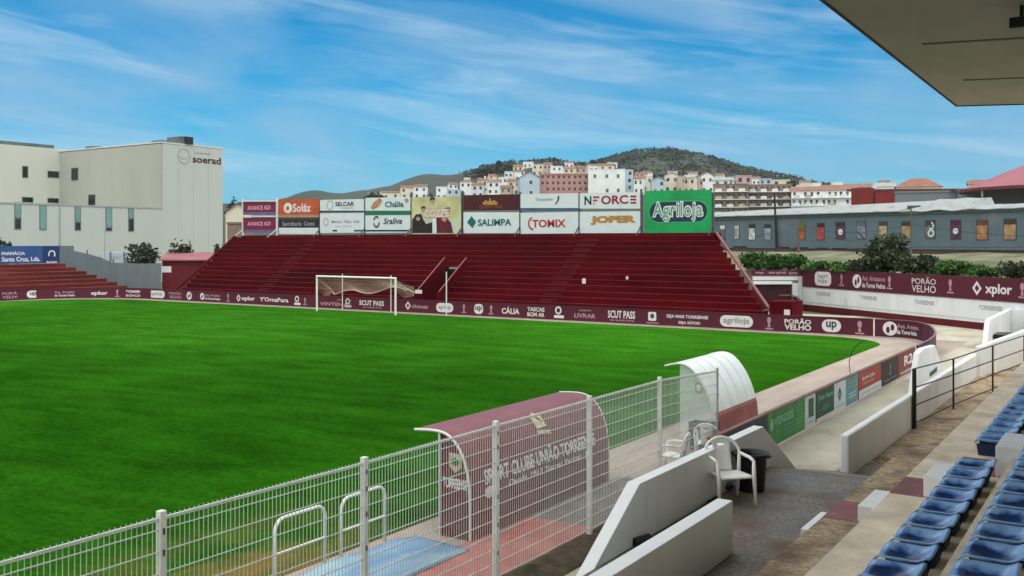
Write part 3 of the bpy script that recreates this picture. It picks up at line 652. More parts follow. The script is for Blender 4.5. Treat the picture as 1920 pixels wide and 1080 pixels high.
cp = onz(1357, 946, 1.0); ch.location = (cp.x + .02, cp.y + .20, 1.0); ch.rotation_euler = (0, 0, ANG + R(12)); ch.scale = (1.02,) * 3
c2 = clone(ch); c2['label'] = 'white plastic chair behind the parapet, left of the grey crates'; c2.scale = (1, 1, 1)
q = onz(1255, 893, .02); c2.location = (q.x, q.y + .2, .02); c2.rotation_euler = (0, 0, ANG - R(115))
c3 = clone(ch); c3['label'] = 'white plastic chair behind the parapet, against the white dugout arch'; c3.scale = (1, 1, 1)
q = onz(1322, 868, .02); c3.location = (q.x, q.y + .2, .02); c3.rotation_euler = (0, 0, ANG + R(160))

# black bin ------------------------------------------------------------
q = onz(1408, 928, .92); bx, by, bz = q.x, q.y, .88
bn = thing('rubbish_bin', 'black round plastic bin behind the white chair', 'bin', (bx, by, bz))
MB().lathe([(0, 0), (.20, 0), (.205, .02), (.245, .66), (.25, .70), (.235, .70), (.215, .62), (.19, .05), (0, .04)], (bx, by, bz), 28).build('tub', black_plastic, bn, smooth=True)
MB().lathe([(.250, .655), (.275, .655), (.285, .68), (.285, .715), (.25, .715), (.250, .655)], (bx, by, bz), 28).build('rim', black_plastic, bn, smooth=True)
for s_ in (-1, 1): MB().box(bx + s_ * .285 - .03, bx + s_ * .285 + .03, by - .06, by + .06, bz + .66, bz + .70).build('handle', black_plastic, bn, bevel=.01)
pb = thing('black_bag', 'small black bag on the floor under the plastic chair', 'bag', (bx - .45, by - .35, .95))
MB().grid(lambda u, v: (bx - .46 + .24 * math.sin(math.pi * v) * math.cos(2 * math.pi * u) * (1 + .15 * math.sin(9 * u)), by - .2 + .16 * math.sin(math.pi * v) * math.sin(2 * math.pi * u), 1.0 + .12 * (1 - math.cos(math.pi * v)) / 2 * (1 + .2 * math.sin(7 * u))), 20, 10).build('sack', black_plastic, pb, smooth=True)
dp = MB(); q = onz(1212, 1020, 1.0); dp.tube([(q.x - .10, q.y - .18, 1.05), (q.x - .02, q.y + .12, 1.05)], .055, 10); tag(dp.build('drain_pipe', black_plastic), 'short black drain pipe on the floor between the white parapets', 'pipe')
tag(MB().grid(lambda u, v: (-5.47 + .30 * v * (.7 + .3 * math.sin(11 * u)) * math.sin(math.pi * min(1, .15 + u)), 11.4 + 2.6 * u, 1.004 + .035 * math.sin(math.pi * v) * (.5 + .5 * random.random())), 60, 5).build('dirt_heap', dirt), 'strip of wet dirt and leaves at the foot of the trapezoid parapet', 'dirt')

# hoops and tarp -------------------------------------------------------
def hoop(y0, y1, x, label, base=.0):
    t = thing('hoop_barrier', label, 'barrier', (x, (y0 + y1) / 2, 0)); r = .17; H = .92; pts = [(x, y0, base)]
    pts += [(x, y0 + r - r * math.cos(R(a)), H - r + r * math.sin(R(a))) for a in range(0, 91, 15)] + [(x, y1 - r + r * math.sin(R(a)), H - r + r * math.cos(R(a))) for a in range(0, 91, 15)] + [(x, y1, base)]
    MB().tube(pts, .026, 8).build('bent_tube', hoop_paint, t, smooth=True)
    MB().tube([(x, y0, .42), (x, y1, .42)], .02, 8).build('crossbar', hoop_paint, t)
hoop(9.62, 10.62, -10.42, 'white tubular hoop barrier nearer the left fence post')
hoop(10.98, 12.0, -10.42, 'white tubular hoop barrier standing beside the maroon dugout')
tarp_m = M('blue_tarp', (.135, .27, .45), .3, .18, 1.2, .1, spec=.6, stretch=(1.5, .3, 1), col2=(.25, .42, .48), c2=(.50, .64), c2scale=1.1)
def tarp(u, v):
    A, B, C_, D_ = Vector((-10.15, 12.45, 0)), Vector((-8.95, 12.35, 0)), Vector((-8.92, 6.0, 0)), Vector((-10.25, 6.0, 0))
    p = A.lerp(B, v).lerp(D_.lerp(C_, v), u); e = min(1, 8 * min(u, v, 1 - v, 1 - u))
    p.z = .03 + e * (.10 + .035 * math.sin(11 * v + 2 * u) + .02 * math.sin(23 * u + 5 * v) + .03 * math.sin(5 * u)); return p
tag(MB().grid(tarp, 60, 24).build('tarpaulin', tarp_m, smooth=True, solid=.008), 'blue plastic sheet spread on the ground before the maroon dugout', 'tarpaulin')

# ================================================================== PERIMETER BOARDS
YB, BH = 51.75, .93
def strip_board(name, pts, z0, z1, mat, label, cat='board', th=.05, rim=None):
    """upright board along a ground polyline (x, y); thickness to the left of travel"""
    t = thing(name, label, cat, (pts[len(pts) // 2][0], pts[len(pts) // 2][1], z0)); mb = MB(); rm = MB()
    nn = []
    for i, p in enumerate(pts):
        a = Vector(pts[max(i - 1, 0)]); b = Vector(pts[min(i + 1, len(pts) - 1)]); d = (b - a).normalized(); nn.append(Vector((-d.y, d.x)) * th)
    for i in range(len(pts) - 1):
        a, b = Vector(pts[i]), Vector(pts[i + 1]); c, d = b + nn[i + 1], a + nn[i]
        mb.hexa([(*a, z0), (*b, z0), (*c, z0), (*d, z0)], [(*a, z1), (*b, z1), (*c, z1), (*d, z1)])
        k = .015
        rm.hexa([(*(a - nn[i] * .3), z1 + .002), (*(b - nn[i + 1] * .3), z1 + .002), (*(c + nn[i + 1] * .3), z1 + .002), (*(d + nn[i] * .3), z1 + .002)],
                [(*(a - nn[i] * .3), z1 + .035), (*(b - nn[i + 1] * .3), z1 + .035), (*(c + nn[i + 1] * .3), z1 + .035), (*(d + nn[i] * .3), z1 + .035)])
    mb.build('panel', mat, t); rm.build('top_rim', rim or pink_edge, t); return t
XS = ony(1637, 615, YB).x
left_arc = [(-71.2 + 8.6 * math.cos(R(a)), 43.15 + 8.6 * math.sin(R(a))) for a in range(90, 181, 10)]
pts_end = [(XS, YB), (-30, YB), (-50, YB)] + left_arc + [(-79.8, 30), (-79.8, -20)]
eb = strip_board('perimeter_board', [p for p in pts_end][::-1], .06, BH, maroon_board, 'long maroon sponsor board with white logos behind the goal', rim=maroon_board)
fe_ = Face((0, YB, 0), (1, 0, 0))
def E_(px): return fe_.px(px, 590)[0]
def etext(px0, px1, txt, z=.5, h=.34, mat=ink_white, bold=.03, f=fe_, par=eb, **k): a, b = f.px(px0, 590)[0], f.px(px1, 590)[0]; return text(par, f, txt, (a + b) / 2, z, b - a, h, mat, bold=bold, **k)
def epill(px0, px1, txt, f=fe_, par=eb, ink=ink_dark, z=.5, h=.62, tw=.72, th_=.34):
    a, b = f.px(px0, 590)[0], f.px(px1, 590)[0]; mark(par, f, pill_pts((a + b) / 2, z, b - a, h), ink_white, .010); text(par, f, txt, (a + b) / 2, z, (b - a) * tw, th_, ink, off=.018, bold=.05)
def two(px0, px1, a, b, f=fe_, par=eb, h=.26, mat=ink_white): etext(px0, px1, a, .66, h, mat, f=f, par=par); etext(px0, px1, b, .33, h, mat, f=f, par=par)
def circ(px0, px1, a, b, f=fe_, par=eb):
    x0, x1 = f.px(px0, 590)[0], f.px(px1, 590)[0]; x = x0 + .3; round_logo(par, f, x, .5, .56, ink_white, maroon_board)
    text(par, f, a, (x0 + .68 + x1) / 2, .62, x1 - x0 - .68, .20, ink_pale, bold=.02); text(par, f, b, (x0 + .68 + x1) / 2, .34, x1 - x0 - .68, .20, ink_white, bold=.02)
def xplor(px0, px1, f=fe_, par=eb, s_=1, z=.5):
    x0, x1 = f.px(px0, 590)[0], f.px(px1, 590)[0]; diamond_logo(par, f, x0 + .28 * s_, z, .6 * s_, ink_white); text(par, f, 'xplor', (x0 + .62 * s_ + x1) / 2, z - .04, x1 - x0 - .62 * s_, .42 * s_, ink_white, bold=.04)
circ(375, 413, 'Ass. Artesãos', 'de Torres Vedras'); emblem(eb, fe_, E_(428), .5, .7)
xplor(443, 478); etext(487, 541, "Y'OrnaPura", .5, .34, bold=.04); house_logo(eb, fe_, E_(557), .5, .75, ink_white); emblem(eb, fe_, E_(572), .48, .6, ink_grey)
etext(632, 642, 'QUINTA', .70, .12, ink_pale); etext(600, 658, 'VINTENAS', .38, .26, ink_pale); etext(652, 660, '&', .7, .1, ink_pale)
house_logo(eb, fe_, E_(652), .5, .72, ink_white); etext(674, 720, 'SCUT PASS', .58, .36); etext(680, 716, 'via verde livre', .28, .12, ink_pale)
diamond_logo(eb, fe_, E_(765), .52, .62, ink_white); etext(772, 803, 'clinimais', .5, .26, ink_pale); epill(818, 850, 'agriloja', ink=ink_grey); emblem(eb, fe_, E_(870), .5, .62)
mark(eb, fe_, pill_pts(E_(897.5), .52, .72, .66, .26), ink_white, .010); etext(891, 904, 'up', .52, .36, ink_dark, bold=.06, off=.018); emblem(eb, fe_, E_(921), .5, .66, ink_pale)
etext(941, 974, 'CÁLIA', .52, .46); two(989, 1021, 'TASCAS', 'BOM AR'); house_logo(eb, fe_, E_(1047), .52, .8, ink_white)
etext(1086, 1109, 'QUINTA', .72, .12, ink_pale); etext(1077, 1117, 'LIVRAR', .4, .28, ink_pale); etext(1140, 1191, 'SCUT PASS', .58, .46, bold=.05); etext(1143, 1189, 'via verde livre', .24, .12, ink_pale)
mark(eb, fe_, pill_pts(E_(1223), .56, .52, .52, .09), ink_white, .01); mark(eb, fe_, disc_pts(E_(1223), .58, .13, .15, 12), ink_dark, .016); etext(1212, 1235, 'sumos', .18, .09, ink_pale)
etext(1250, 1328, 'SEJA MAIS TORREENSE', .60, .24); etext(1272, 1313, 'SEJA SÓCIO', .28, .24)
epill(1350, 1412, 'agriloja', ink=ink_grey, h=.64, tw=.8, th_=.44); emblem(eb, fe_, E_(1442), .48, .74)
two(1471, 1521, 'PORÃO', 'VELHO', h=.30); epill(1541, 1577, 'up', h=.66, tw=.55, th_=.46); emblem(eb, fe_, E_(1612), .48, .76)
# the curved left part of the board: logos on short flat chords
def chord(px0, px1):
    best = None
    for i in range(len(pts_end) - 1):
        a, b = Vector(pts_end[i]), Vector(pts_end[i + 1]); f = Face((*b, 0), (*(a - b), 0))
        h_ = f.hit((px0 + px1) / 2, 553); s_ = (h_ - f.p).dot(f.r)
        if 0 <= s_ <= (a - b).length: best = f; break
    return best or fe_
for px0, px1, kind in ((4, 40, 'pv'), (50, 74, 'up'), (86, 143, 'ci'), (155, 202, 'xp'), (220, 220, 'em'), (236, 272, 'tx'), (280, 309, 'pl'), (317, 340, 'pv2'), (346, 364, 'ro')):
    f = chord(px0, px1)
    if kind == 'pv': two(px0, px1, 'PORÃO', 'VELHO', f, h=.24, mat=ink_pale)
    elif kind == 'pv2': two(px0, px1, 'PORÃO', 'VELHO', f, h=.24, mat=ink_pale)
    elif kind == 'up': epill(px0, px1, 'up', f, tw=.5)
    elif kind == 'ci': circ(px0, px1, 'Ass. Artesãos', 'de Torres Vedras', f)
    elif kind == 'xp': xplor(px0, px1, f)
    elif kind == 'em': emblem(eb, f, f.px(220, 550)[0], .5, .72)
    elif kind == 'tx': two(px0, px1, 'TORREENSE', 'SÓCIO', f, h=.22)
    elif kind == 'pl': epill(px0, px1, 'agriloja', f, ink=ink_grey)
    elif kind == 'ro': round_logo(eb, f, f.px(355, 555)[0], .5, .66, ink_white, maroon_board)

# the corner board, turning back along the stand side
XB = -7.35
corner = [(XS + .08, YB), (-10.6, YB), (-10.1, 51.62), (-9.6, 51.2), (-9.15, 50.5), (-8.6, 49.2), (-8.15, 47.5), (-7.75, 45.6), (-7.5, 43.8), (-7.38, 42), (XB, 39.35)]
cb = strip_board('perimeter_board', [(x, y) for x, y in corner], .06, BH, purple_board, 'purple maroon board curving round the pitch corner to the small adverts', rim=M('mauve_rim', (.20, .09, .12), .6, .2, 2))
# its lettering follows the bend: (distance along the board, height) -> point just proud of the inner face
CL = [0]
for i in range(1, len(corner)): CL.append(CL[-1] + math.dist(corner[i], corner[i - 1]))
def on_bend(q, z):
    for i in range(1, len(CL)):
        if q <= CL[i]:
            f = (q - CL[i - 1]) / (CL[i] - CL[i - 1]); A, B = Vector(corner[i - 1]), Vector(corner[i]); p = A.lerp(B, f); d = (B - A).normalized(); return (p.x + d.y * .025, p.y - d.x * .025, z)
def bend_px(px):
    return min((abs(FPX * ((CA * x + SA * y) / (-SA * x + CA * y)) + 960 - px), q) for q in [k * .02 for k in range(int(CL[6] / .02))] for x, y, _ in [on_bend(q, 0)])[1]
def bend_shape(pts, mat, name='logo'): return MB().sheet([on_bend(a, z) for a, z in pts]).build(name, mat, cb)
def bend_text(p0, p1, txt, z, h, mat, bold):
    q0, q1 = bend_px(p0), bend_px(p1); vs, fs = glyphs(txt, bold); MB().add([on_bend((q0 + q1) / 2 + a * (q1 - q0), z + b_ * h) for a, b_ in vs], fs).build('lettering', mat, cb)
q = bend_px(1669); bend_shape(disc_pts(q, .5, .36, .36), ink_white)
for dx, dz_ in ((-.1, -.07), (.12, .06)): bend_shape([(a, z) for a, z in disc_pts(q + dx, .5 + dz_, .09, .17, 12)], purple_board)
for o_ in [c for c in cb.children if c.name.startswith('logo') and c.data.materials[0] == purple_board]: o_.location.y -= .006
bend_text(1682, 1722, 'Ass. Artesãos', .65, .22, ink_pale, .03); bend_text(1682, 1719, 'de Torres Vedras', .35, .22, ink_white, .03)
# navy back of the corner board's return
MB().box(XB + .052, XB + .075, 39.4, 42.0, .08, .9).build('navy_back', M('navy_back', (.028, .022, .055), .5, .2, 1), cb)

# adverts facing the stand along the path
SBX = XB + .002
def advert(px0, px1, mat, label, z1=.92, z0=.10, border=None):
    y0 = onx(px0, 720, XB).y; y1 = onx(px1, 720, XB).y
    t = thing('advert_board', label, 'advert board', (XB, (y0 + y1) / 2, z0))
    MB().box(XB - .03, XB + .03, y0 + .01, y1 - .01, z0, z1).build('panel', mat, t)
    MB().box(XB - .06, XB + .05, y0 + .004, y1 - .004, z1 + .002, z1 + .035).build('top_rim', M('brown_rim', (.17, .095, .075), .7, .2, 2), t)
    f = Face((XB + .03, y0, 0), (0, 1, 0)); f.w = y1 - y0; return t, f
t, f = advert(1330, 1436, M('navy_panel', (.010, .018, .05), .5, .2, 1), 'navy blue advert with pale blue swirl next to the white dugout')
mb = MB(); cx = f.px(1393, 790)[0]; ring(mb, f, cx, .52, .55, .2, .12, .01, 24, .4, 4.2); polyon(mb, f, [(cx - .2, .5), (cx + .5, .62), (cx + .35, .5), (cx - .1, .38)], .012); mb.build('logo', ink_blue, t)
t, f = advert(1437, 1507, M('green_panel', (.035, .24, .055), .5, .3, 1.2, col2=(.10, .42, .06), c2=(.5, .62), c2scale=.9), 'bright green advert with white lettering at the end of the parapet')
text(t, f, 'VERDES', f.w * .40, .66, f.w * .52, .20, ink_lgreen, bold=.04); mark(t, f, disc_pts(f.w * .09, .62, .13, .15, 12), ink_lgreen)
for zz in (.46, .36, .26): text(t, f, 'jardins e viveiros', f.w * .66, zz, f.w * .5, .055, ink_lgreen)
t, f = advert(1508, 1527, panel_white, 'narrow white advert with a dark green rectangle')
mark(t, f, [(f.w * .3, .82), (f.w * .3, .34), (f.w * .78, .34), (f.w * .78, .82)], M('deep_green', (.02, .12, .06), .5, .2, 2)); text(t, f, 'frutas', f.w * .5, .22, f.w * .6, .07, ink_grey)
t, f = advert(1528, 1562, M('dark_green_panel', (.012, .065, .035), .5, .2, 1), 'dark green advert with pale name and white bottom strip')
text(t, f, 'Dom Vasco', f.w * .5, .72, f.w * .8, .15, ink_lgreen, bold=.02); mark(t, f, [(.0, .2), (.0, .105), (f.w, .105), (f.w, .2)], panel_white); mark(t, f, disc_pts(f.w * .5, .42, .42, .09, 14), M('mid_green', (.03, .14, .06), .5, .3, 3))
t, f = advert(1562, 1584, panel_white, 'white advert with a dark blue green diamond')
diamond_logo(t, f, f.w * .45, .56, .42, ink_teal); text(t, f, 'salimpa', f.w * .5, .24, f.w * .7, .08, ink_grey)
t, f = advert(1584, 1607, M('teal_panel', (.10, .33, .37), .5, .2, 1), 'pale teal advert with yellow and white lines')
for zz, mt in ((.74, M('ink_yellow', (.55, .45, .1))), (.62, M('ink_yellow', (.55, .45, .1))), (.42, panel_white), (.32, panel_white)): text(t, f, 'optica', f.w * .5, zz, f.w * .6, .09, mt, bold=.03)
t, f = advert(1608, 1650, M('red_orange_panel', (.38, .045, .022), .5, .15, 1), 'red orange advert with white lower half')
mark(t, f, [(.0, .36), (.0, .105), (f.w, .105), (f.w, .36)], panel_white); text(t, f, 'BOM DIA', f.w * .42, .68, f.w * .55, .11, ink_white, bold=.03); text(t, f, 'construções', f.w * .4, .52, f.w * .5, .08, ink_white); text(t, f, 'torres vedras', f.w * .5, .23, f.w * .8, .10, ink_grey)
t, f = advert(1650, 1683, M('brown_panel', (.035, .027, .022), .6, .4, 2), 'dark brown advert with a faint pale star')
emblem(t, f, f.w * .5, .56, .4, ink_grey); text(t, f, 'restaurante', f.w * .5, .24, f.w * .7, .07, ink_grey)
t, f = advert(1683, 1714.5, M('crimson_panel', (.17, .014, .022), .5, .15, 1), 'crimson advert with white letters joining the corner board')
text(t, f, 'R2', f.w * .55, .6, f.w * .5, .36, ink_white, bold=.04); text(t, f, 'imobiliária', f.w * .5, .22, f.w * .8, .10, ink_white, bold=.02)

# ================================================================== END STAND
es = thing('end_stand', 'dark maroon concrete terrace behind the goal with stepped rows', 'stand', (-45, 56.5, 0))
NR = 14; Y0, Y1, Z0, Z1 = 53.2, 60.3, .62, 5.40
XL = (-69.6, -70.5); XR = (ony(1447, 560, 53.4).x, ony(1340, 441, 60.2).x)
def rowx(k): f = k / (NR - 1); return XL[0] + (XL[1] - XL[0]) * f, XR[0] + (XR[1] - XR[0]) * f
def rowz(k): return Z0 + (Z1 - Z0) * k / (NR - 1)
def rowy(k): return Y0 + (Y1 - Y0) * k / NR
TX0, TX1 = -43.5, -41.4; TK = 7
rows = MB(); edges = MB()
for k in range(NR):
    xl, xr = rowx(k); y, y2, z = rowy(k), rowy(k + 1), rowz(k); zb = rowz(k - 1) if k else -.02
    segs = [(xl, TX0), (TX1, xr)] if k < TK else [(xl, xr)]
    for a, b in segs:
        rows.hexa([(a, y, -.02), (b, y, -.02), (b, y2 - .001, -.02), (a, y2 - .001, -.02)], [(a, y, z), (b, y, z), (b, y2 - .001, z), (a, y2 - .001, z)])
        edges.box(a, b, y - .012, y + .05, z - .035, z + .006)
rows.build('stepped_rows', maroon_stand, es); edges.build('worn_nosing', maroon_line, es)
# aisles: half steps
for cx, nm in ((-59.8, 'a'), (-32.8, 'b')):
    mb = MB()
    for k in range(1, NR): y, z = rowy(k), rowz(k - 1); mb.box(cx - .65, cx + .65, y - .26, y - .014, z - .01, z + .18)
    mb.build('aisle_steps', M('maroon_aisle', (.085, .008, .012), .8, .3, 1.2, spec=.12), es)
# sloping end copings and low end block
a0, a1 = Vector((XR[0] + .1, Y0 - .05, Z0 + .35)), Vector((XR[1] + .1, Y1, Z1 + .12))
MB().beam(a0, a1, .14, .12).build('end_coping', M('coping_pink', (.22, .07, .07), .7, .2, 2), es)
for i, xx in ((0, XL),):
    MB().beam((xx[0] - .1, Y0, Z0 + .3), (xx[1] - .1, Y1, Z1 + .1), .2, .14).build('end_coping', maroon_stand, es)
MB().hexa([(XL[0] - .2, Y1 + .002, -.02), (XR[1] + .3, Y1 + .002, -.02), (XR[1] + .3, Y1 + .25, -.02), (XL[0] - .2, Y1 + .25, -.02)], [(XL[0] - .2, Y1 + .002, Z1 + .16), (XR[1] + .3, Y1 + .002, Z1 + .16), (XR[1] + .3, Y1 + .25, Z1 + .16), (XL[0] - .2, Y1 + .25, Z1 + .16)]).build('back_parapet', maroon_stand, es)
bx0, bx1 = XR[0] + .02, ony(1487, 590, 53).x
MB().box(bx0, bx1, Y0 - .3, Y0 + 1.6, -.02, 1.62).build('end_block', maroon_stand, es)
MB().box(bx1 - .46, bx1 - .14, Y0 - .33, Y0 - .302, .72, 1.18).build('white_plate', ink_white, es)
# tunnel
yb_ = rowy(TK); zt = rowz(TK)
MB().box(TX0, TX1, yb_ - .03, yb_ - .004, .02, zt - .03).build('tunnel_dark', M('tunnel_black', (.004, .004, .004), .9, .1, 1), es)  # black panel painting in the darkness of the tunnel mouth
for x0, x1 in ((TX0 + .004, TX0 + .1), (TX1 - .1, TX1 - .004)):
    MB().prism([(x0, Y0 + .01, 0), (x0, Y0 + .01, Z0 + .6), (x0, yb_ - .035, zt + .55), (x0, yb_ - .035, 0)], (x1 - x0, 0, 0)).build('tunnel_wall', maroon_stand, es)
    MB().beam(((x0 + x1) / 2, Y0 + .3, Z0 + .85), ((x0 + x1) / 2, yb_, zt + .62), .055).build('tunnel_rail', pink_edge, es)
MB().box(TX0 + .55, TX1 - .15, yb_ - .12, yb_ - .035, zt - .24, zt - .10).build('lintel_lamp', M('lintel_grey', (.28, .26, .25), .6, .1, 2), es)
# plates lying on the rows
def plate(px, py, y, w_, h_, label):
    q = ony(px, py, y); tag(MB().box(q.x - w_ / 2, q.x + w_ / 2, y - .03, y, q.z - h_ / 2, q.z + h_ / 2).build('white_sign', ink_white, bevel=.01), label, 'sign')
plate(785, 547, rowy(0) - .03, .62, .26, 'small white notice on the front row left of the tunnel')
plate(1095, 527, rowy(4) - .03, .26, .34, 'larger white square marker high on the maroon rows')
plate(1176, 521, rowy(5) - .03, .16, .2, 'tiny white marker on the maroon rows, right of the larger one')

# ================================================================== GOAL
gx0, gx1, gy = -49.45, -42.13, 49.6
goal = thing('football_goal', 'white football goal with its net tied up high', 'goal', ((gx0 + gx1) / 2, gy, .02)); gw = M('goal_paint', (.74, .74, .68), .4, .05, 2)
for x in (gx0, gx1): MB().tube([(x, gy, .02), (x, gy, 2.46)], .07, 10).build('goal_post', gw, goal)
MB().tube([(gx0 - .05, gy, 2.5), (gx1 + .05, gy, 2.5)], .07, 10).build('crossbar', gw, goal)
for px in (642, 733):
    q = ony(px, 560, 51.25); MB().tube([(q.x, 51.25, .0), (q.x, 51.25, 2.62)], .035, 8).build('net_pole', white_metal, goal)
net = bpy.data.materials.new('goal_net'); net.use_nodes = True; b0 = net.node_tree.nodes['Principled BSDF']; b0.inputs['Base Color'].default_value = (.62, .52, .42, 1); b0.inputs['Roughness'].default_value = .9
def netlow(u): return 1.52 + .34 * math.sin(math.pi * (u * 3.1 + .1)) * (.4 + .6 * u) - .62 * max(0, .3 - u) / .3 + (.15 if u > .9 else 0)
def netp(u, v):
    x = gx0 + (gx1 - gx0) * u + .55 * v * (u - .4); y = gy + 1.6 * math.sin(v * 1.5708)
    zt_ = 2.44; zl = netlow(u) + .3 * (u < .03); return Vector((x, y, zt_ + (zl - zt_) * v ** .75 - .1 * math.sin(math.pi * v)))
mb = MB(); NU, NV = 62, 15
for i in range(NU + 1): mb.tube([netp(i / NU, j / 8) for j in range(9)], .0042, 3, cap=False)
for j in range(NV + 1): mb.tube([netp(i / 40, j / NV) for i in range(41)], (.0055 if j < NV else .032), 3, cap=False)
for sx in (0, 1):
    for j in range(10):
        z0 = 2.4 - j * .085
        p0 = Vector((gx0 if sx == 0 else gx1, gy, z0)); e = netp(sx, .95); e.z += .35 - j * .06; mid = (p0 + e) / 2 - Vector((0, 0, .12 + .02 * j)); mb.tube([p0, mid, e], .007, 3, cap=False)
    for j in range(8):
        f = (j + 1) / 9; p0 = Vector((gx0 if sx == 0 else gx1, gy, 2.4)); e = netp(sx, .95); e.z += .35; q0 = p0.lerp(e, f); mb.tube([q0, q0 - Vector((0, 0, .62))], .005, 3, cap=False)
mb.build('net', net, goal)
q = ony(837, 560, 51.2); tag(MB().tube([(q.x, 51.2, 0), (q.x, 51.2, 2.95)], .04, 8).build('white_pole', white_metal), 'thin white pole in front of the dark tunnel', 'pole')

# ================================================================== BILLBOARDS ABOVE THE END STAND
YBB = 60.9; bbf = Face((0, YBB, 0), (1, 0, 0)); post_dark = M('billboard_post', (.06, .075, .085), .6, .2, 3)
def bp(px, py): return bbf.px(px, py)
def bay(px0, px1, label, cat='billboard', posts=(1, 1), pm=post_dark, lean=0.0):
    x0, x1 = bp(px0, 400)[0], bp(px1, 400)[0]
    t = thing('billboard', label, cat, ((x0 + x1) / 2, YBB, 5.5)); t['_'] = 0; del t['_']
    for on, x in zip(posts, (x0 - .10, x1 + .10)):
        if not on: continue
        p = MB().box(x - .07, x + .07, YBB + .05, YBB + .19, 3.5, bp(px0 if x < x1 else px1, 362 if px0 > 680 else 374)[1] + .06).build('post', pm, t)
        MB().beam((x, YBB + .04, 6.1), (x - lean * .6, YBB - .95, rowz(NR - 2) + .1), .07).build('strut', pm, p)
    return t, x0, x1
def panel(t, px0, px1, t0, t1, b0_, b1, mat, name='panel'):
    (xa, za), (xb, zb) = bp(px0, t0), bp(px1, t1); (_, zc), (_, zd) = bp(px0, b0_), bp(px1, b1)
    MB().hexa([(xa, YBB, zc), (xb, YBB, zd), (xb, YBB + .05, zd), (xa, YBB + .05, zc)], [(xa, YBB, za), (xb, YBB, zb), (xb, YBB + .05, zb), (xa, YBB + .05, za)]).build(name, mat, t)
def btext(t, px0, px1, py0, py1, txt, mat, bold=.03, off=.014, **k):
    (a, za), (b, zb) = bp(px0, py0), bp(px1, py1); return text(t, bbf, txt, (a + b) / 2, (za + zb) / 2, b - a, za - zb, mat, bold=bold, off=off, **k)
def btext_in(t, px0, px1, py0, py1, txt, mat, b_out, b_in, space):
    # the same letters, thinner, centred inside an outlined word
    (a, za), (b, zb) = bp(px0, py0), bp(px1, py1); ex = []
    for bo in (b_out, b_in):
        cu = bpy.data.curves.new('t', 'FONT'); cu.body = txt; cu.offset = bo; cu.space_character = space; ob = bpy.data.objects.new('t', cu); COL.objects.link(ob)
        me = bpy.data.meshes.new_from_object(ob.evaluated_get(bpy.context.evaluated_depsgraph_get())); xs = [v.co.x for v in me.vertices]; ys = [v.co.y for v in me.vertices]
        ex.append((max(xs) - min(xs), max(ys) - min(ys))); bpy.data.objects.remove(ob); bpy.data.meshes.remove(me); bpy.data.curves.remove(cu)
    return text(t, bbf, txt, (a + b) / 2, (za + zb) / 2, (b - a) * ex[1][0] / ex[0][0], (za - zb) * ex[1][1] / ex[0][1], mat, bold=b_in, off=.024, space=space)
def bpoly(t, pts, mat, off=.011, name='logo'): return mark(t, bbf, [bp(*p) for p in pts], mat, off, name)
def bband(t, px0, px1, y0, y1, mat, off=.009): return bpoly(t, [(px0, y0), (px0, y1), (px1, y1), (px1, y0)], mat, off, 'colour_band')

crim = M('crimson_billboard', (.17, .010, .045), .5, .12, .6)
t, a, b = bay(455, 516, 'leftmost crimson double billboard in a white frame with pink strip lettering', pm=white_metal, lean=.9)
for (y0, y1) in ((378, 403), (408, 436)):
    panel(t, 456, 516, y0, y0, y1, y1, crim); bband(t, 456, 516, y1 - 5, y1, M('violet_band', (.13, .11, .24), .5, .2, 2)); btext(t, 464, 507, y0 + 8, y0 + 15, 'AVANCE ADI', flat('ink_pink', (.66, .34, .42)), .06)
for yy in (377, 405.5): q = bp(455, yy); q2 = bp(517, yy); MB().beam((q[0], YBB - .02, q[1]), (q2[0], YBB - .02, q2[1]), .12).build('frame_bar', white_metal, t)
t, a, b = bay(523, 597, 'orange billboard with a round white logo above a black and white one', posts=(0, 1))
panel(t, 522, 598, 374, 373, 403, 403, M('orange_billboard', (.46, .085, .022), .5, .15, .8)); bband(t, 522, 598, 403.2, 407, M('tan_strip', (.38, .24, .14), .6, .2, 2))
bpoly(t, [(540 + 8 * math.cos(q), 390 - 10 * math.sin(q)) for q in [i * .35 for i in range(18)]], ink_white); bpoly(t, [(539.5 + 3 * math.cos(q), 390.5 - 4 * math.sin(q)) for q in [i * .5 for i in range(12)]], ink_orange, .016)
btext(t, 549, 583, 382, 397, 'Soláz', ink_white, .03)
panel(t, 522, 598, 408, 408, 440, 439, M('black_billboard', (.02, .02, .022), .5, .3, 2)); bband(t, 523, 597, 427, 439, panel_white); bband(t, 523, 597, 408, 412, M('olive', (.06, .045, .015), .6, .3, 3)); btext(t, 530, 590, 416, 423, 'Serralharia  Costa', ink_grey, .02)
t, a, b = bay(601, 681, 'pale billboard with small dark lettering over a faded grey one', posts=(0, 1))
panel(t, 600, 682, 375, 373, 397, 396, panel_white); btext(t, 629, 664, 379, 386, 'SELCAR', ink_dark, .05); btext(t, 640, 662, 388, 391, 'comércio de automóveis', ink_grey, .0)
mb = MB(); q = bp(619, 385); ring(mb, bbf, q[0], q[1], .38, .42, .07, .012); mb.build('logo', ink_grey, t); bband(t, 600, 682, 395, 397.5, ink_navy, .012)
panel(t, 600, 682, 400, 399, 437, 436, panel_white); btext(t, 622, 674, 413, 419, 'Motor Tejo, Lda', ink_grey, .02); btext(t, 628, 660, 423, 426, 'peças e acessórios', ink_grey, .0)
mb = MB(); q = bp(611, 416); ring(mb, bbf, q[0], q[1], .32, .34, .06, .012); mb.build('logo', ink_grey, t); bband(t, 624, 632, 431, 434, ink_black); bband(t, 664, 682, 431, 434, ink_navy)
t, a, b = bay(686, 768, 'white billboard with a bread logo and teal lettering over a white one with script', posts=(0, 1))
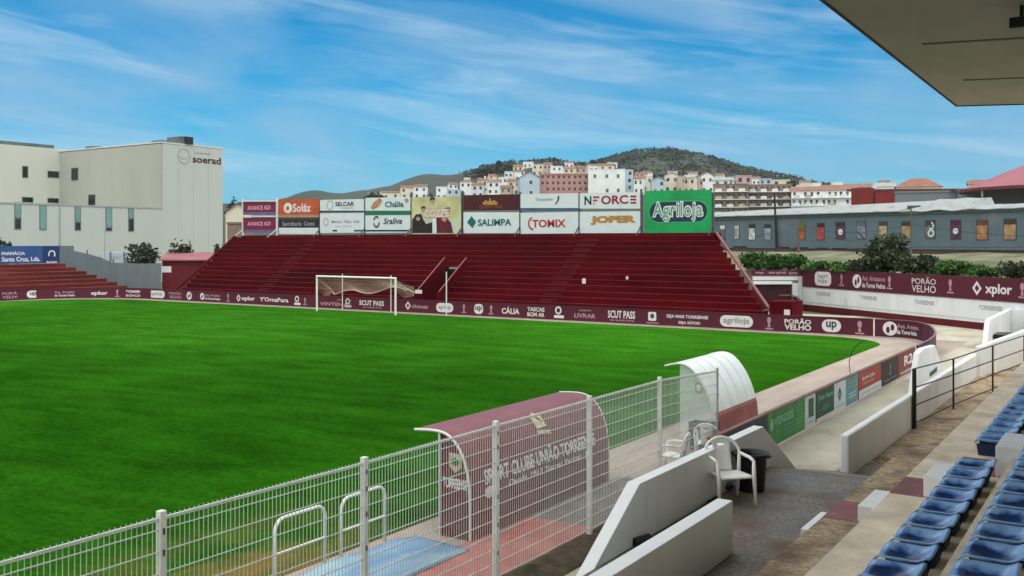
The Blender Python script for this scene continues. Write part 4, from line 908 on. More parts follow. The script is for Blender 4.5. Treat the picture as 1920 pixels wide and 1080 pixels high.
panel(t, 685, 769, 371, 369, 397, 396, panel_white); bband(t, 685, 769, 395, 403, ink_green, .012); btext(t, 722, 757, 378, 388, 'Chália', ink_teal, .05)
bpoly(t, [(695, 390), (700, 380), (712, 371), (717, 376), (712, 386), (700, 393)], M('bread', (.42, .24, .12), .6, .4, 4)); bpoly(t, [(758, 374), (763, 371), (767, 376), (762, 382)], M('bread', (.42, .24, .12)))
panel(t, 685, 769, 404, 403, 437, 436, panel_white); btext(t, 719, 754, 409, 420, 'Sraliva', ink_navy, .02, shear=.25); bband(t, 685, 769, 431, 434, ink_navy, .012)
mb = MB(); q = bp(706, 416); ring(mb, bbf, q[0], q[1], .38, .50, .15, .012, 24, .8, 2.8); ring(mb, bbf, q[0], q[1], .38, .50, .15, .012, 24, 3.4, 6.2); mb.build('logo', ink_dark, t)
t, a, b = bay(773, 863, 'yellowish poster billboard with a group of figures and a pink title', posts=(0, 1))
panel(t, 772, 864, 370, 368, 439, 438, M('poster_yellow', (.52, .52, .26), .5, .25, .7, col2=(.45, .58, .58), c2=(.5, .65), c2scale=.5))
fig = M('poster_black', (.022, .016, .016), .6, .4, 4); skin = M('poster_skin', (.40, .26, .21), .6, .3, 5)
bpoly(t, [(773, 437), (773, 412), (780, 402), (790, 401), (794, 412), (799, 420), (812, 416), (812, 437)], fig); bpoly(t, [(812, 437), (814, 412), (822, 405), (838, 408), (846, 418), (850, 437)], M('poster_maroon', (.11, .012, .02), .6, .3, 3)); bpoly(t, [(811, 437), (811, 410), (818, 408), (819, 437)], panel_white, .014)
for (cx, cy, rr) in ((784, 409, 5), (794, 393, 5), (811, 377, 6), (833, 410, 6), (840, 395, 5)): bpoly(t, [(cx + rr * .8 * math.cos(q), cy + rr * math.sin(q)) for q in [i * .45 for i in range(14)]], skin, .017, 'poster_head'); bpoly(t, [(cx - rr * .9, cy - rr * .1), (cx - rr * .6, cy - rr * 1.2), (cx + rr * .6, cy - rr * 1.25), (cx + rr * .9, cy - rr * .2), (cx, cy - rr * .55)], fig, .019, 'poster_hair')
btext(t, 795, 843, 392, 408, 'COZZE', flat('title_pink', (.62, .20, .22)), .10, off=.024); btext(t, 796, 842, 393.5, 406.5, 'COZZE', ink_white, .02, off=.028)
t, a, b = bay(869, 972, 'dark brown billboard with a gold crown over a white one reading SALIMPA', posts=(1, 1))
panel(t, 869, 973, 366, 364, 395, 394, M('wine_billboard', (.060, .008, .012), .5, .2, .6)); bpoly(t, [(904, 381), (911, 375), (916, 378), (919, 370), (922, 378), (927, 375), (934, 381), (931, 384), (907, 384)], ink_gold); btext(t, 899, 944, 385, 391, 'QUINTA REAL', flat('ink_brown', (.22, .08, .03)), .01)
panel(t, 869, 973, 398, 398, 437, 437, panel_white); bpoly(t, [(884, 405), (893, 416), (886, 428), (876, 417)], ink_teal); btext(t, 896, 959, 411, 423, 'SALIMPA', ink_teal, .05)
t, a, b = bay(976, 1083, 'white billboard with a dark swoosh over a white one reading TOMIX in red', posts=(0, 1))
panel(t, 976, 1084, 364, 362, 392, 390, panel_white); btext(t, 1004, 1038, 371, 376, 'Transcenter', ink_grey, .02); bpoly(t, [(1040, 384), (1045, 376), (1046, 368), (1049, 367), (1048, 376), (1043, 383)], ink_navy); bband(t, 976, 1084, 390, 395, M('blue_band', (.05, .10, .19), .5, .2, 1), .012)
panel(t, 976, 1084, 399, 397, 439, 439, panel_white); btext(t, 998, 1061, 412, 426, 'TOMIX', ink_red, .08); mb = MB(); q = bp(1001, 419); ring(mb, bbf, q[0], q[1], .52, .52, .13, .012, 24, 1.9, 4.6); mb.build('logo', ink_red, t)
t, a, b = bay(1087, 1199, 'white billboard reading NFORCE over one reading JOPER in gold', posts=(0, 1))
panel(t, 1087, 1200, 362, 360, 391, 391, panel_white); btext(t, 1096, 1109, 368, 384, 'N', ink_navy, .08)
for k, yy in enumerate((368, 374, 380)): bpoly(t, [(1112 if k < 2 else 1113, yy), (1112 if k < 2 else 1113, yy + 3.4), (1124 - 4 * (k == 1) - 9 * (k == 2), yy + 3.4), (1124 - 4 * (k == 1) - 9 * (k == 2), yy)], ink_red)
btext(t, 1127, 1178, 367, 382, 'ORC', ink_crimson, .06)
for yy in (366.5, 372.5, 378.5): bpoly(t, [(1182, yy), (1182, yy + 3.4), (1193, yy + 3.4), (1193, yy)], ink_crimson)
panel(t, 1087, 1200, 397, 396, 437, 437, panel_white); btext(t, 1107, 1193, 405, 421, 'JOPER', ink_gold, .07)
t, a, b = bay(1209, 1333, 'large green billboard reading Agriloja at the right end of the stand', posts=(0, 1))
panel(t, 1209, 1334, 358, 355.5, 437, 436, M('green_billboard', (.010, .32, .085), .5, .15, .6, col2=(.008, .25, .075), c2=(.5, .65), c2scale=.5))
c = bp(1271, 397); e = bp(1326, 397); mark(t, bbf, pill_pts(c[0], c[1], 2 * (e[0] - c[0]) * 1.03, 1.52), flat('ink_mint', (.06, .34, .16)), .008); mark(t, bbf, pill_pts(c[0], c[1], 2 * (e[0] - c[0]), 1.36), M('pill_navy', (.008, .035, .07), .5, .2, 1), .011)
btext(t, 1223, 1319, 378, 416, 'Agriloja', ink_white, .07, off=.016, space=1.12); btext_in(t, 1223, 1319, 378, 416, 'Agriloja', flat('ink_mid_green', (.07, .34, .18)), .07, .005, 1.12)

# ================================================================== FAR LEFT: terrace, billboard, grey fence, low buildings
lst = thing('side_stand', 'faded maroon side terrace with worn tan rows at far left', 'stand', (-84, 40, 0))
NL = 8; rows = MB(); ed = MB()
for k in range(NL):
    f = k / (NL - 1); x = -80.6 - .68 * k; z = .45 + 2.5 * f; ye = 57.0 - 4.4 * f
    rows.hexa([(x - .68, -40, -.02), (x, -40, -.02), (x, ye, -.02), (x - .68, ye - .8, -.02)], [(x - .68, -40, z), (x, -40, z), (x, ye, z), (x - .68, ye - .8, z)])
    ed.box(x - .05, x + .012, -40, ye - .01, z - .04, z + .006)
rows.build('stepped_rows', maroon_low, lst); ed.build('worn_nosing', M('worn_tan_edge', (.20, .075, .055), .8, .4, .6), lst)
MB().hexa([(-80.5, 57.0, -.02), (-80.2, 57.0, -.02), (-80.2, 40, -.02), (-80.5, 40, -.02)], [(-80.5, 57.0, .5), (-80.2, 57.0, .5), (-80.2, 40, .9), (-80.5, 40, .9)]).build('front_wall', maroon_low, lst)
q0, q1 = onx(-40, 478, -86.4), onx(112, 478, -86.4); fl_ = Face((-86.4, 0, 0), (0, 1, 0))
lb = thing('billboard', 'blue billboard with white lettering above the side terrace at far left', 'billboard', (-86.5, q1.y, 2.9))
za, zb = onx(60, 461, -86.4).z, onx(60, 494, -86.4).z
MB().box(-86.46, -86.4, q0.y, q1.y, zb, za).build('panel', M('blue_billboard', (.025, .085, .235), .5, .15, .5), lb)
def ltext(px0, px1, py0, py1, txt, mat, bold=.03): (a, za_), (b, zb_) = fl_.px(px0, py0), fl_.px(px1, py1); text(lb, fl_, txt, (a + b) / 2, (za_ + zb_) / 2, b - a, za_ - zb_, mat, bold=bold)
ltext(3, 47, 471, 478, 'FARMÁCIA', ink_white, .04); ltext(3, 75, 482, 491, 'Santa Cruz, Lda.', ink_white, .04); ltext(87, 107, 489, 493, 'farmácia', ink_white)
mark(lb, fl_, [fl_.px(*p) for p in ((80, 462), (80, 493.5), (111.5, 493.5), (111.5, 462))], M('navy_square', (.012, .035, .13), .5, .1, 1), .008)
mb = MB(); q = fl_.px(97, 477); ring(mb, fl_, q[0], q[1], .36, .40, .12, .014, 20, -.6, 3.6); mb.build('logo', ink_white, lb)
for yy in (q1.y - .3, q1.y - 4): MB().box(-86.6, -86.47, yy - .08, yy + .08, 2.5, zb + 1.2).build('post', post_dark, lb)

gf = thing('sheet_fence', 'grey sheet metal fence of tall panels closing the pitch corner', 'fence', (-84, 56, 0))
fp = [(112, 95.5, 460.5), (139, 95, 460.5), (139, 95, 470), (163, 94.6, 475), (188, 94.2, 482), (212, 93.8, 492), (237, 93.3, 493), (265, 92.8, 494), (303, 92, 493)]
for i in range(len(fp) - 1):
    (pa, da, ya_), (pb, db, yb2) = fp[i], fp[i + 1]
    if pa == pb: continue
    A, B = atd(pa, 545, da), atd(pb, 545, db); zA, zB = atd(pa, ya_, da).z, atd(pb, yb2, db).z; n = Vector((B.y - A.y, A.x - B.x, 0)).normalized() * .03
    A.z = B.z = -.02; mb = MB(); d = B - A; K = 14
    for k in range(K):
        p, q = A + d * (k / K), A + d * ((k + 1) / K); o1 = n * (1 if k % 2 else .2); zz0, zz1 = zA + (zB - zA) * k / K, zA + (zB - zA) * (k + 1) / K
        mb.hexa([p + o1, q + o1, q + o1 + n, p + o1 + n], [p + o1 + Vector((0, 0, zz0)), q + o1 + Vector((0, 0, zz1)), q + o1 + n + Vector((0, 0, zz1)), p + o1 + n + Vector((0, 0, zz0))])
    mb.build('panel', steel_grey, gf)
    MB().beam(A - n * 1.5, A - n * 1.5 + Vector((0, 0, zA + (.35 if i in (3, 5, 6) else .05))), .09).build('post', M('fence_post_dark', (.10, .12, .13), .6, .2, 2), gf)
def blk(name, label, cat, px0, px1, d0, d1, top0, top1, depth, mat, z0=-.02, roof=None, roofh=.25):
    """box-like low building seen from the pitch"""
    A, B = atd(px0, 500, d0), atd(px1, 500, d1); r_ = (B - A); r_.z = 0; n = Vector((-r_.y, r_.x, 0)).normalized() * depth
    A.z = B.z = z0; za, zb = atd(px0, top0, d0).z, atd(px1, top1, d1).z
    t = thing(name, label, cat, ((A.x + B.x) / 2, (A.y + B.y) / 2, 0)); U = lambda p, z: Vector((p.x, p.y, z))
    MB().hexa([A, B, B + n, A + n], [U(A, za), U(B, zb), U(B + n, zb), U(A + n, za)]).build('walls', mat, t)
    if roof:
        o = n.normalized() * .3; e = r_.normalized() * .3
        MB().hexa([U(A - o - e, za + .005), U(B - o + e, zb + .005), U(B + n + o + e, zb + roofh * 3), U(A + n + o - e, za + roofh * 3)], [U(A - o - e, za + .12), U(B - o + e, zb + .12), U(B + n + o + e, zb + roofh * 3 + .12), U(A + n + o - e, za + roofh * 3 + .12)]).build('roof', roof, t)
    return t, A, B
t, A, B = blk('low_building', 'low maroon building with pinkish roof beside the grey fence', 'building', 304, 392, 93, 94, 489, 489, 6, maroon_wall, roof=M('pink_roof', (.26, .095, .10), .75, .2, .5), roofh=.22)
f = Face(A, B - A); q = f.px(312, 505); mark(t, f, [(q[0] - .5, q[1] + .3), (q[0] - .5, q[1] - .3), (q[0] + .45, q[1] - .3), (q[0] + .45, q[1] + .3)], ink_white, .02, 'white_plate')
t, A, B = blk('low_building', 'dark red shed roof rising behind the low maroon building', 'building', 358, 420, 104, 105, 478, 478, 5, M('dark_red', (.14, .012, .016), .7, .2, .5))
t, A, B = blk('container', 'pale blue grey container behind the grey fence', 'container', 191, 262, 101, 101.5, 473, 473, 3, M('pale_container', (.42, .50, .54), .6, .08, 1))
f = Face(A, B - A); q = f.px(218, 483); text(t, f, 'OBRAS', q[0], q[1], 1.0, .3, ink_grey, off=.02)
for px in (208, 234): q = f.px(px, 480); MB().box(*sorted((A.x + f.r.x * q[0], A.x + f.r.x * q[0] + .12)), A.y + f.r.y * q[0] - .15, A.y + f.r.y * q[0] - .05, 0, atd(px, 472, 101).z).build('corner_post', steel_grey, t)
q = atd(196.5, 500, 100); tag(MB().tube([(q.x, q.y, 0), (q.x, q.y, atd(196, 432, 100).z)], [.07, .04], 8).build('thin_pole', galv), 'thin grey pole standing before the hospital wall', 'pole')

# ================================================================== HOSPITAL
XH = -102.6
hs = thing('hospital', 'large white hospital block with narrow windows and a round logo', 'building', (-110, 75, 0))
yc0 = onx(305, 300, XH).y; yc1 = onx(417.5, 300, XH).y; zT = onx(305, 268, XH).z; zL = onx(150, 385, XH).z
H0 = 5.0
MB().box(XH - 40, XH, yc0, yc1, -.02, zT).build('main_block', hosp_white, hs)
MB().box(XH - 34, XH - .004, 10, yc0 - .003, -.02, zL).build('lower_block', hosp_white, hs)
xw = ony(115, 300, yc0).x
zW = onx(60, 275, xw).z
MB().box(xw - 20, xw, 10, yc0 + 2, zL + .003, zW).build('left_wing', M('hospital_cream', (.44, .46, .40), .8, .05, .2, stretch=(1, 1, .2)), hs)
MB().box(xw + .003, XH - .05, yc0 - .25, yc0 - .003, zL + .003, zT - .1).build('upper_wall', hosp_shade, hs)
MB().box(XH - .30, XH + .06, 10, yc0 - .003, zL - .10, zL + .05).build('ledge', M('ledge_grey', (.32, .33, .31), .7, .1, 1), hs)
for (a, b, c, d, z) in ((XH - 40, XH + .05, yc0 - .3, yc1 + .05, zT),): MB().box(a, b, c, d, z + .002, z + .16).build('roof_edge', M('roof_trim', (.55, .56, .52), .6, .05, 1), hs)
jm = M('wall_joint', (.385, .41, .37), .8, .1, 1)
for k in range(1, 4): y = yc0 + (yc1 - yc0) * k / 4; MB().box(XH + .001, XH + .012, y - .03, y + .03, 0, zT - .05).build('wall_joint', jm, hs)
for k in range(1, 6): x = xw + (XH - xw) * k / 6; MB().box(x - .03, x + .03, yc0 - .262, yc0 - .251, zL + .1, zT - .15).build('wall_joint', jm, hs)
for y in (55, 62.5): MB().tube([(XH + .10, y, 0), (XH + .10, y, zL - .2)], .06, 6).build('downpipe', M('ledge_grey', (.32, .33, .31)), hs)
fX = Face((XH, 0, 0), (0, 1, 0)); fU = Face((0, yc0 - .25, 0), (1, 0, 0)); fW = Face((xw, 0, 0), (0, 1, 0))
def hwin(face, px0, px1, py0, py1, mat, split=None):
    (a, za), (b, zb) = face.px(px0, py0), face.px(px1, py1); mb = MB(); o = lambda a_, b_, c_: face.at(a_, b_, c_)
    mb.hexa([o(a, zb, .004), o(b, zb, .004), o(b, za, .004), o(a, za, .004)], [o(a, zb, .05), o(b, zb, .05), o(b, za, .05), o(a, za, .05)]); w_ = mb.build('window', frame_grey, hs)
    e = .08; zz = zb + (za - zb) * (split or 0)
    if split: mark(w_, face, [(a + e, zz - e), (a + e, zb + e), (b - e, zb + e), (b - e, zz - e)], win_dark, .055, 'pane')
    mark(w_, face, [(a + e, za - e), (a + e, zz + e), (b - e, zz + e), (b - e, za - e)], mat, .055, 'pane')
for px0, px1, y0, y1, sp in ((27, 39.5, 379, 430, .42), (74, 87, 384, 431, 0), (140, 151.5, 386, 432, .34), (198, 210, 389, 433, .14), (240.5, 251, 390, 434, .55)): hwin(fX, px0, px1, y0, y1, win_teal, sp)
for px0, px1, y0, y1 in ((134, 147, 315, 338), (166, 179, 365, 385)): hwin(fU, px0, px1, y0, y1, win_dark)
for px0, px1, y0, y1 in ((41.5, 52.5, 311, 334), (89, 110.5, 320, 334), (41, 62, 369, 380), (89, 110, 371, 381)): hwin(fW, px0, px1, y0, y1, win_dark)
def hpoly(t, pts, mat, off=.03): mark(t, fX, [fX.px(*p) for p in pts], mat, off)
a, z = fX.px(345, 293); mb = MB(); e = fX.px(357, 293)[0] - a
ring(mb, fX, a, z, e, e, e * .10, .03, 30); mb.build('logo', ink_grey, hs); mb = MB(); ring(mb, fX, a - .05, z + .1, e * .8, e * .45, .09, .03, 20, 3.3, 6.2); mb.build('logo', ink_grey, hs)
for txt, p0, p1, y0, y1, mt, bo in (('hospital', 363, 395, 284, 291.5, ink_grey, .05), ('soerad', 361, 414, 291, 309, M('sign_brown', (.05, .02, .025), .5, .1, 1), .025)):
    (a, za), (b, zb) = fX.px(p0, y0), fX.px(p1, y1); text(hs, fX, txt, (a + b) / 2, (za + zb) / 2, b - a, za - zb, mt, bold=bo, off=.03)
# roof plant
for px0, px1, y0, d, lab in ((313, 355, 258, 124, 'duct'), (284, 312, 264, 130, 'duct'), (160, 185, 275, 135, 'vent_row')):
    A, B = atd(px0, y0, d), atd(px1, y0 - 1, d); MB().box(A.x, B.x + .5, min(A.y, B.y), min(A.y, B.y) + 1.5, zT + .17, A.z).build(lab, M('plant_grey', (.10, .12, .13), .6, .3, .6), hs)
A = atd(342, 262, 123.5); MB().box(A.x - .2, A.x + 1.0, A.y - .3, A.y + .9, zT + .17, A.z + .35).build('duct', black_plastic, hs)
MB().box(xw - 1.2, xw - .9, yc0 - 15, yc0 - .5, zW + .003, zW + .55).build('parapet_rail', M('plant_grey', (.10, .12, .13)), hs)

# ================================================================== RIGHT: skew wall with sponsor banner
rwA, rwB = atd(1505, 571, 70), atd(1918, 610, 51); rwd = (rwB - rwA); rwd.z = 0; rwd.normalize(); fR = Face((rwA.x, rwA.y, 0), rwd)
rw = thing('banner_wall', 'white wall with a maroon sponsor banner along its top at right', 'wall', (rwA.x, rwA.y, 0))
Lw = 34; nb = Vector((-rwd.y, rwd.x, 0))
def slab(t, face, a0, a1, z0, z1, th, mat, name, off=0.0):
    o = lambda a, z, k: face.at(a, z, k); return MB().hexa([o(a0, z0, off), o(a1, z0, off), o(a1, z0, off - th), o(a0, z0, off - th)], [o(a0, z1, off), o(a1, z1, off), o(a1, z1, off - th), o(a0, z1, off - th)]).build(name, mat, t)
slab(rw, fR, 0, Lw, -.02, .42, .3, maroon_wall, 'base_strip', -.02); slab(rw, fR, 0, Lw, .422, 1.70, .3, white_paint, 'white_band'); slab(rw, fR, 0, Lw, .60, .64, .02, M('off_white', (.60, .63, .62), .6, .1, 1), 'ledge', .03); slab(rw, fR, 0, Lw, 1.703, 2.98, .3, maroon_board, 'banner', .02)
slab(rw, fR, 0, Lw, 1.66, 1.70, .02, M('grey_line', (.25, .24, .25), .6, .1, 1), 'banner_edge', .03)
fR2 = Face(fR.at(0, 0, .02), rwd)
def R_(px, py=530): return fR2.px(px, py)
a, z = R_(1543, 524); mark(rw, fR2, pill_pts(a, 2.36, 1.9, .98, .36), ink_white); text(rw, fR2, 'agri', a, 2.52, 1.1, .36, ink_grey, off=.02, bold=.04); text(rw, fR2, 'loja', a, 2.18, 1.1, .36, ink_grey, off=.02, bold=.04)
for px in (1578, 1668, 1782, 1917): emblem(rw, fR2, R_(px)[0], 2.36, .9)
a = R_(1607)[0]; round_logo(rw, fR2, a, 2.33, .92, ink_white, maroon_board)
a, b = R_(1615)[0], R_(1658)[0]; text(rw, fR2, 'Ass. Artesanos', (a + b) / 2 + .1, 2.56, b - a, .32, ink_pale, bold=.02); text(rw, fR2, 'de Torres Vedras', (a + b) / 2 + .1, 2.1, b - a, .32, ink_white, bold=.02)
a, b = R_(1710)[0], R_(1755)[0]; text(rw, fR2, 'PORÃO', (a + b) / 2, 2.60, b - a, .42, ink_white, bold=.0); text(rw, fR2, 'VELHO', (a + b) / 2, 2.10, b - a, .42, ink_white)
a = R_(1832)[0]; diamond_logo(rw, fR2, a, 2.34, .82, ink_white); b = R_(1898)[0]; text(rw, fR2, 'xplor', (a + b) / 2 + .3, 2.28, b - a - .6, .72, ink_white, bold=.04)
for px in (1543, 1628, 1733, 1857): a = fR.px(px, 560)[0]; text(rw, fR, 'TORREENSE', a, 1.28, 1.7, .26, flat('ink_faint', (.36, .34, .38)), bold=.06, off=.008)
# gate and pillars at the wall's left end
gt = thing('gate_bay', 'white pillar and beam with a dark maroon gate beside the end stand', 'gate', tuple(atd(1495, 575, 71))[:2] + (0,))
fG = Face(atd(1506, 575, 70.3) - Vector((0, 0, atd(1506, 575, 70.3).z)), (CA, SA, 0))
def gs(px0, px1, y0, y1, mat, name, th=.3, off=0.0): (a, za), (b, zb) = fG.px(px0, y0), fG.px(px1, y1); slab(gt, fG, a, b, max(zb, -.02), za, th, mat, name, off)
gs(1498, 1505.5, 518, 579, white_paint, 'pillar', .4, .1); gs(1486, 1497.5, 531, 572, white_paint, 'pillar'); gs(1412, 1497.5, 517.5, 525, white_paint, 'beam'); gs(1412, 1497.5, 525.2, 527, M('beam_shadow_line', (.28, .36, .33), .6, .1, 1), 'beam_line', .2, -.03); gs(1412, 1485.8, 527.2, 533, white_paint, 'beam', .3, -.01)
gs(1412, 1485.5, 533.3, 580, M('gate_maroon', (.035, .008, .010), .6, .25, 3, stretch=(6, 6, .3)), 'gate_leaf', .1, -.2); gs(1462, 1485, 552.5, 555, pink_edge, 'gate_bar', .05, -.12)
gs(1410, 1505.4, 506.5, 517.2, maroon_board, 'banner', .2, .05)
fG2 = Face(fG.at(0, 0, .05), (CA, SA, 0)); (a, z), (b, _) = fG2.px(1416, 511.5), fG2.px(1432, 511.5); text(gt, fG2, 'adega', (a + b) / 2, z, b - a, .2, ink_pale, bold=.04)
(a, z), (b, _) = fG2.px(1441, 511.5), fG2.px(1474, 511.5); text(gt, fG2, 'caixa agrícola', (a + b) / 2, z, b - a, .24, ink_pale, bold=.04); (a, z), (b, _) = fG2.px(1479, 512), fG2.px(1495, 512); text(gt, fG2, 'torres', (a + b) / 2, z, b - a, .2, ink_pale, bold=.04)
bt = atd(1493, 560, 69.6); pb2 = thing('potted_shrub', 'small dark potted shrub at the foot of the white pillar', 'plant', (bt.x, bt.y, 0))
MB().lathe([(0, 0), (.16, 0), (.22, .35), (.19, .35), (0, .3)], (bt.x, bt.y, .0), 12).build('pot', black_plastic, pb2)

def leaves(mb, c, rad, n, size, seed, squash=1.0, shell=.55):
    rng = random.Random(seed); c = Vector(c)
    lobes = [(Vector((rng.gauss(0, 1), rng.gauss(0, 1), rng.gauss(0, .8))).normalized() * rng.uniform(.25, .75), rng.uniform(.35, .62)) for _ in range(max(6, min(24, n // 40)))]
    for _ in range(n):
        lc, lr = rng.choice(lobes); d = Vector((rng.gauss(0, 1), rng.gauss(0, 1), rng.gauss(0, 1))).normalized() * lr * rng.uniform(shell, 1.08)
        p = lc + d; p = c + Vector((p.x * rad[0], p.y * rad[1], p.z * rad[2]))
        a = Vector((rng.gauss(0, 1), rng.gauss(0, 1), rng.gauss(0, 1))).normalized(); b = a.cross(Vector((rng.gauss(0, 1), rng.gauss(0, 1), rng.gauss(0, 1)))).normalized(); s_ = size * rng.uniform(.6, 1.4)
        mb.add([p - a * s_ - b * s_ * .3, p + b * s_ * .7 - a * .1 * s_, p + a * s_, p - b * s_ * .55 + a * .2 * s_], [(0, 1, 2, 3)])
def tree(name, label, base, h, rad, mat, n, size, seed, cat='tree', group=None, ch=.6):
    t = thing(name, label, cat, base, group); b = Vector(base); rng = random.Random(seed); mb = MB()
    mb.tube([b, b + Vector((.05 * h * rng.uniform(-1, 1), 0, h * .35)), b + Vector((0, 0, h * .8))], [h * .03 + .03, h * .022 + .02, h * .006 + .01], 7)
    for k in range(5): a = rng.uniform(0, 6.28); z0 = h * rng.uniform(.25, .55); mb.tube([b + Vector((0, 0, z0)), b + Vector((math.cos(a) * rad[0] * .6, math.sin(a) * rad[1] * .6, z0 + h * .25))], [h * .014 + .012, .012], 5)
    mb.build('trunk', bark, t); mb = MB(); leaves(mb, b + Vector((0, 0, h * ch)), rad, n, size, seed, shell=.25); mb.build('crown', mat, t); return t
mb = MB(); leaves(mb, (bt.x, bt.y, .75), (.32, .32, .45), 220, .07, 5); mb.build('leaves', tree_dark, pb2)

# ================================================================== EMBANKMENT, RAILWAY, GREY BUILDING
gA, gB = atd(1340, 464, 143), atd(1920, 479, 102); gd = gB - gA; gd.z = 0; gd.normalize(); fB = Face((gA.x, gA.y, 0), gd)
def emb(u, v):
    f = fR.at(-14 + 110 * u, 0, -.75 - .8 * v); b = fB.at(-30 + 150 * u, 0, 2.0 if v < .99 else -60); p = f.lerp(b, min(1, v / .94))
    if v > .95: p = b
    p.z = 2.62 + 1.2 * min(1, v / .94) ** .8 + .10 * math.sin(37 * u + 9 * v) * (0 < v < .9) + .06 * math.sin(91 * u + 31 * v) * (v < .9); return p
mb = MB(); mb.grid(emb, 90, 24)
ground('embankment', mb, M('dry_grass', (.20, .19, .12), .95, .3, .9, .4, col2=(.085, .10, .045), c2=(.40, .62), c2scale=.22), smooth=True)
mb = MB(); f0, f1, b1, b0_ = fR.at(-14, 0, -.7), fR.at(96, 0, -.7), fR.at(96, 0, -1.0), fR.at(-14, 0, -1.0)
V3 = lambda p, z: Vector((p.x, p.y, z))
mb.hexa([V3(f0, -.02), V3(f1, -.02), V3(b1, -.02), V3(b0_, -.02)], [V3(f0, 2.6), V3(f1, 2.6), V3(b1, 2.6), V3(b0_, 2.6)])
tag(mb.build('retaining_wall', M('old_wall', (.20, .18, .15), .9, .3, .6)), 'rough grey retaining wall hidden behind the sponsor banner wall', 'wall')
mb = MB(); o = lambda a, z, k: fB.at(a, z, k)
for k in (3.4, 4.9): mb.hexa([o(-20, 4.02, k), o(110, 3.86, k), o(110, 3.86, k + .12), o(-20, 4.02, k + .12)], [o(-20, 4.22, k), o(110, 4.06, k), o(110, 4.06, k + .12), o(-20, 4.22, k + .12)])
mb.hexa([o(-20, 3.5, 2.9), o(110, 3.3, 2.9), o(110, 3.3, 5.6), o(-20, 3.5, 5.6)], [o(-20, 4.03, 3.0), o(110, 3.87, 3.0), o(110, 3.87, 5.4), o(-20, 4.03, 5.4)])
ground('railway_track', mb, M('rail_brown', (.05, .030, .024), .85, .35, 1.2))

gb = thing('warehouse', 'long grey rendered warehouse with a row of poster windows behind the railway', 'building', (gA.x, gA.y, 3.5))
LW = 72; zE = lambda a: 8.66 - .003 * a
mb = MB(); mb.hexa([o(-10, 2.5, 0), o(LW, 2.5, 0), o(LW, 2.5, -14), o(-10, 2.5, -14)], [o(-10, zE(-10), 0), o(LW, zE(LW), 0), o(LW, zE(LW), -14), o(-10, zE(-10), -14)]); mb.build('wall', grey_wall, gb)
a9 = fB.px(1690, 400)[0]
mb = MB()
mb.hexa([o(-10.3, zE(-10) + .02, .5), o(a9, zE(a9) + .02, .5), o(a9, zE(a9) + 1.45, -7), o(-10.3, zE(0) + .9, -7)], [o(-10.3, zE(-10) + .14, .5), o(a9, zE(a9) + .14, .5), o(a9, zE(a9) + 1.57, -7), o(-10.3, zE(0) + 1.02, -7)])
mb.hexa([o(-10.3, zE(0) + .9, -7), o(a9, zE(a9) + 1.45, -7), o(a9, zE(a9) + .02, -14.5), o(-10.3, zE(0) + .02, -14.5)], [o(-10.3, zE(0) + 1.02, -7), o(a9, zE(a9) + 1.57, -7), o(a9, zE(a9) + .14, -14.5), o(-10.3, zE(0) + .14, -14.5)])
mb.build('roof', pale_roof, gb)
a10, a11 = fB.px(1702, 400)[0], fB.px(1806, 400)[0]
mb = MB(); mb.grid(lambda u, v: o(a9 + .01 + (LW - a9) * u, zE(30) + .06 + (1.5 if a10 < a9 + (LW - a9) * u < a11 else .62) * math.sin(v * 1.57) + .10 * math.sin(60 * u) * math.sin(14 * v + u * 9), .45 - 6 * v), 90, 10); mb.build('roof', pale_roof, gb, solid=.1)
slab(gb, fB, -10.3, LW, 8.30, 8.46, .25, M('gutter', (.10, .11, .11), .6, .3, 2), 'gutter', .28)
wl = [(1350, 1360, 422, 450, (.60, .64, .60), (.10, .12, .14)), (1377, 1387, 422, 449, (.45, .47, .40), (.30, .33, .30)), (1404, 1416.5, 420, 450, (.02, .03, .035), (.52, .56, .52)), (1433, 1446, 420, 450, (.03, .045, .06), (.26, .32, .36)), (1499, 1510, 417, 450, (.10, .22, .03), (.30, .09, .03)), (1532, 1546, 418, 450, (.05, .015, .02), (.42, .06, .06)), (1567, 1585, 416, 449, (.045, .018, .03), (.10, .04, .06)), (1606, 1624, 415, 448, (.10, .13, .15), (.20, .25, .28)), (1648, 1664, 415, 447, (.07, .05, .02), (.42, .34, .20)), (1690, 1708, 415, 448, (.05, .035, .025), (.32, .23, .13)), (1735, 1754, 413, 448, (.08, .05, .05), (.13, .14, .14)), (1782, 1802, 412, 449, (.085, .01, .045), (.09, .03, .06)), (1831, 1853, 412, 450, (.11, .06, .03), (.36, .14, .07)), (1882, 1906, 410, 450, (.05, .035, .025), (.38, .22, .13)), (1936, 1960, 409, 451, (.05, .04, .03), (.30, .18, .10))]
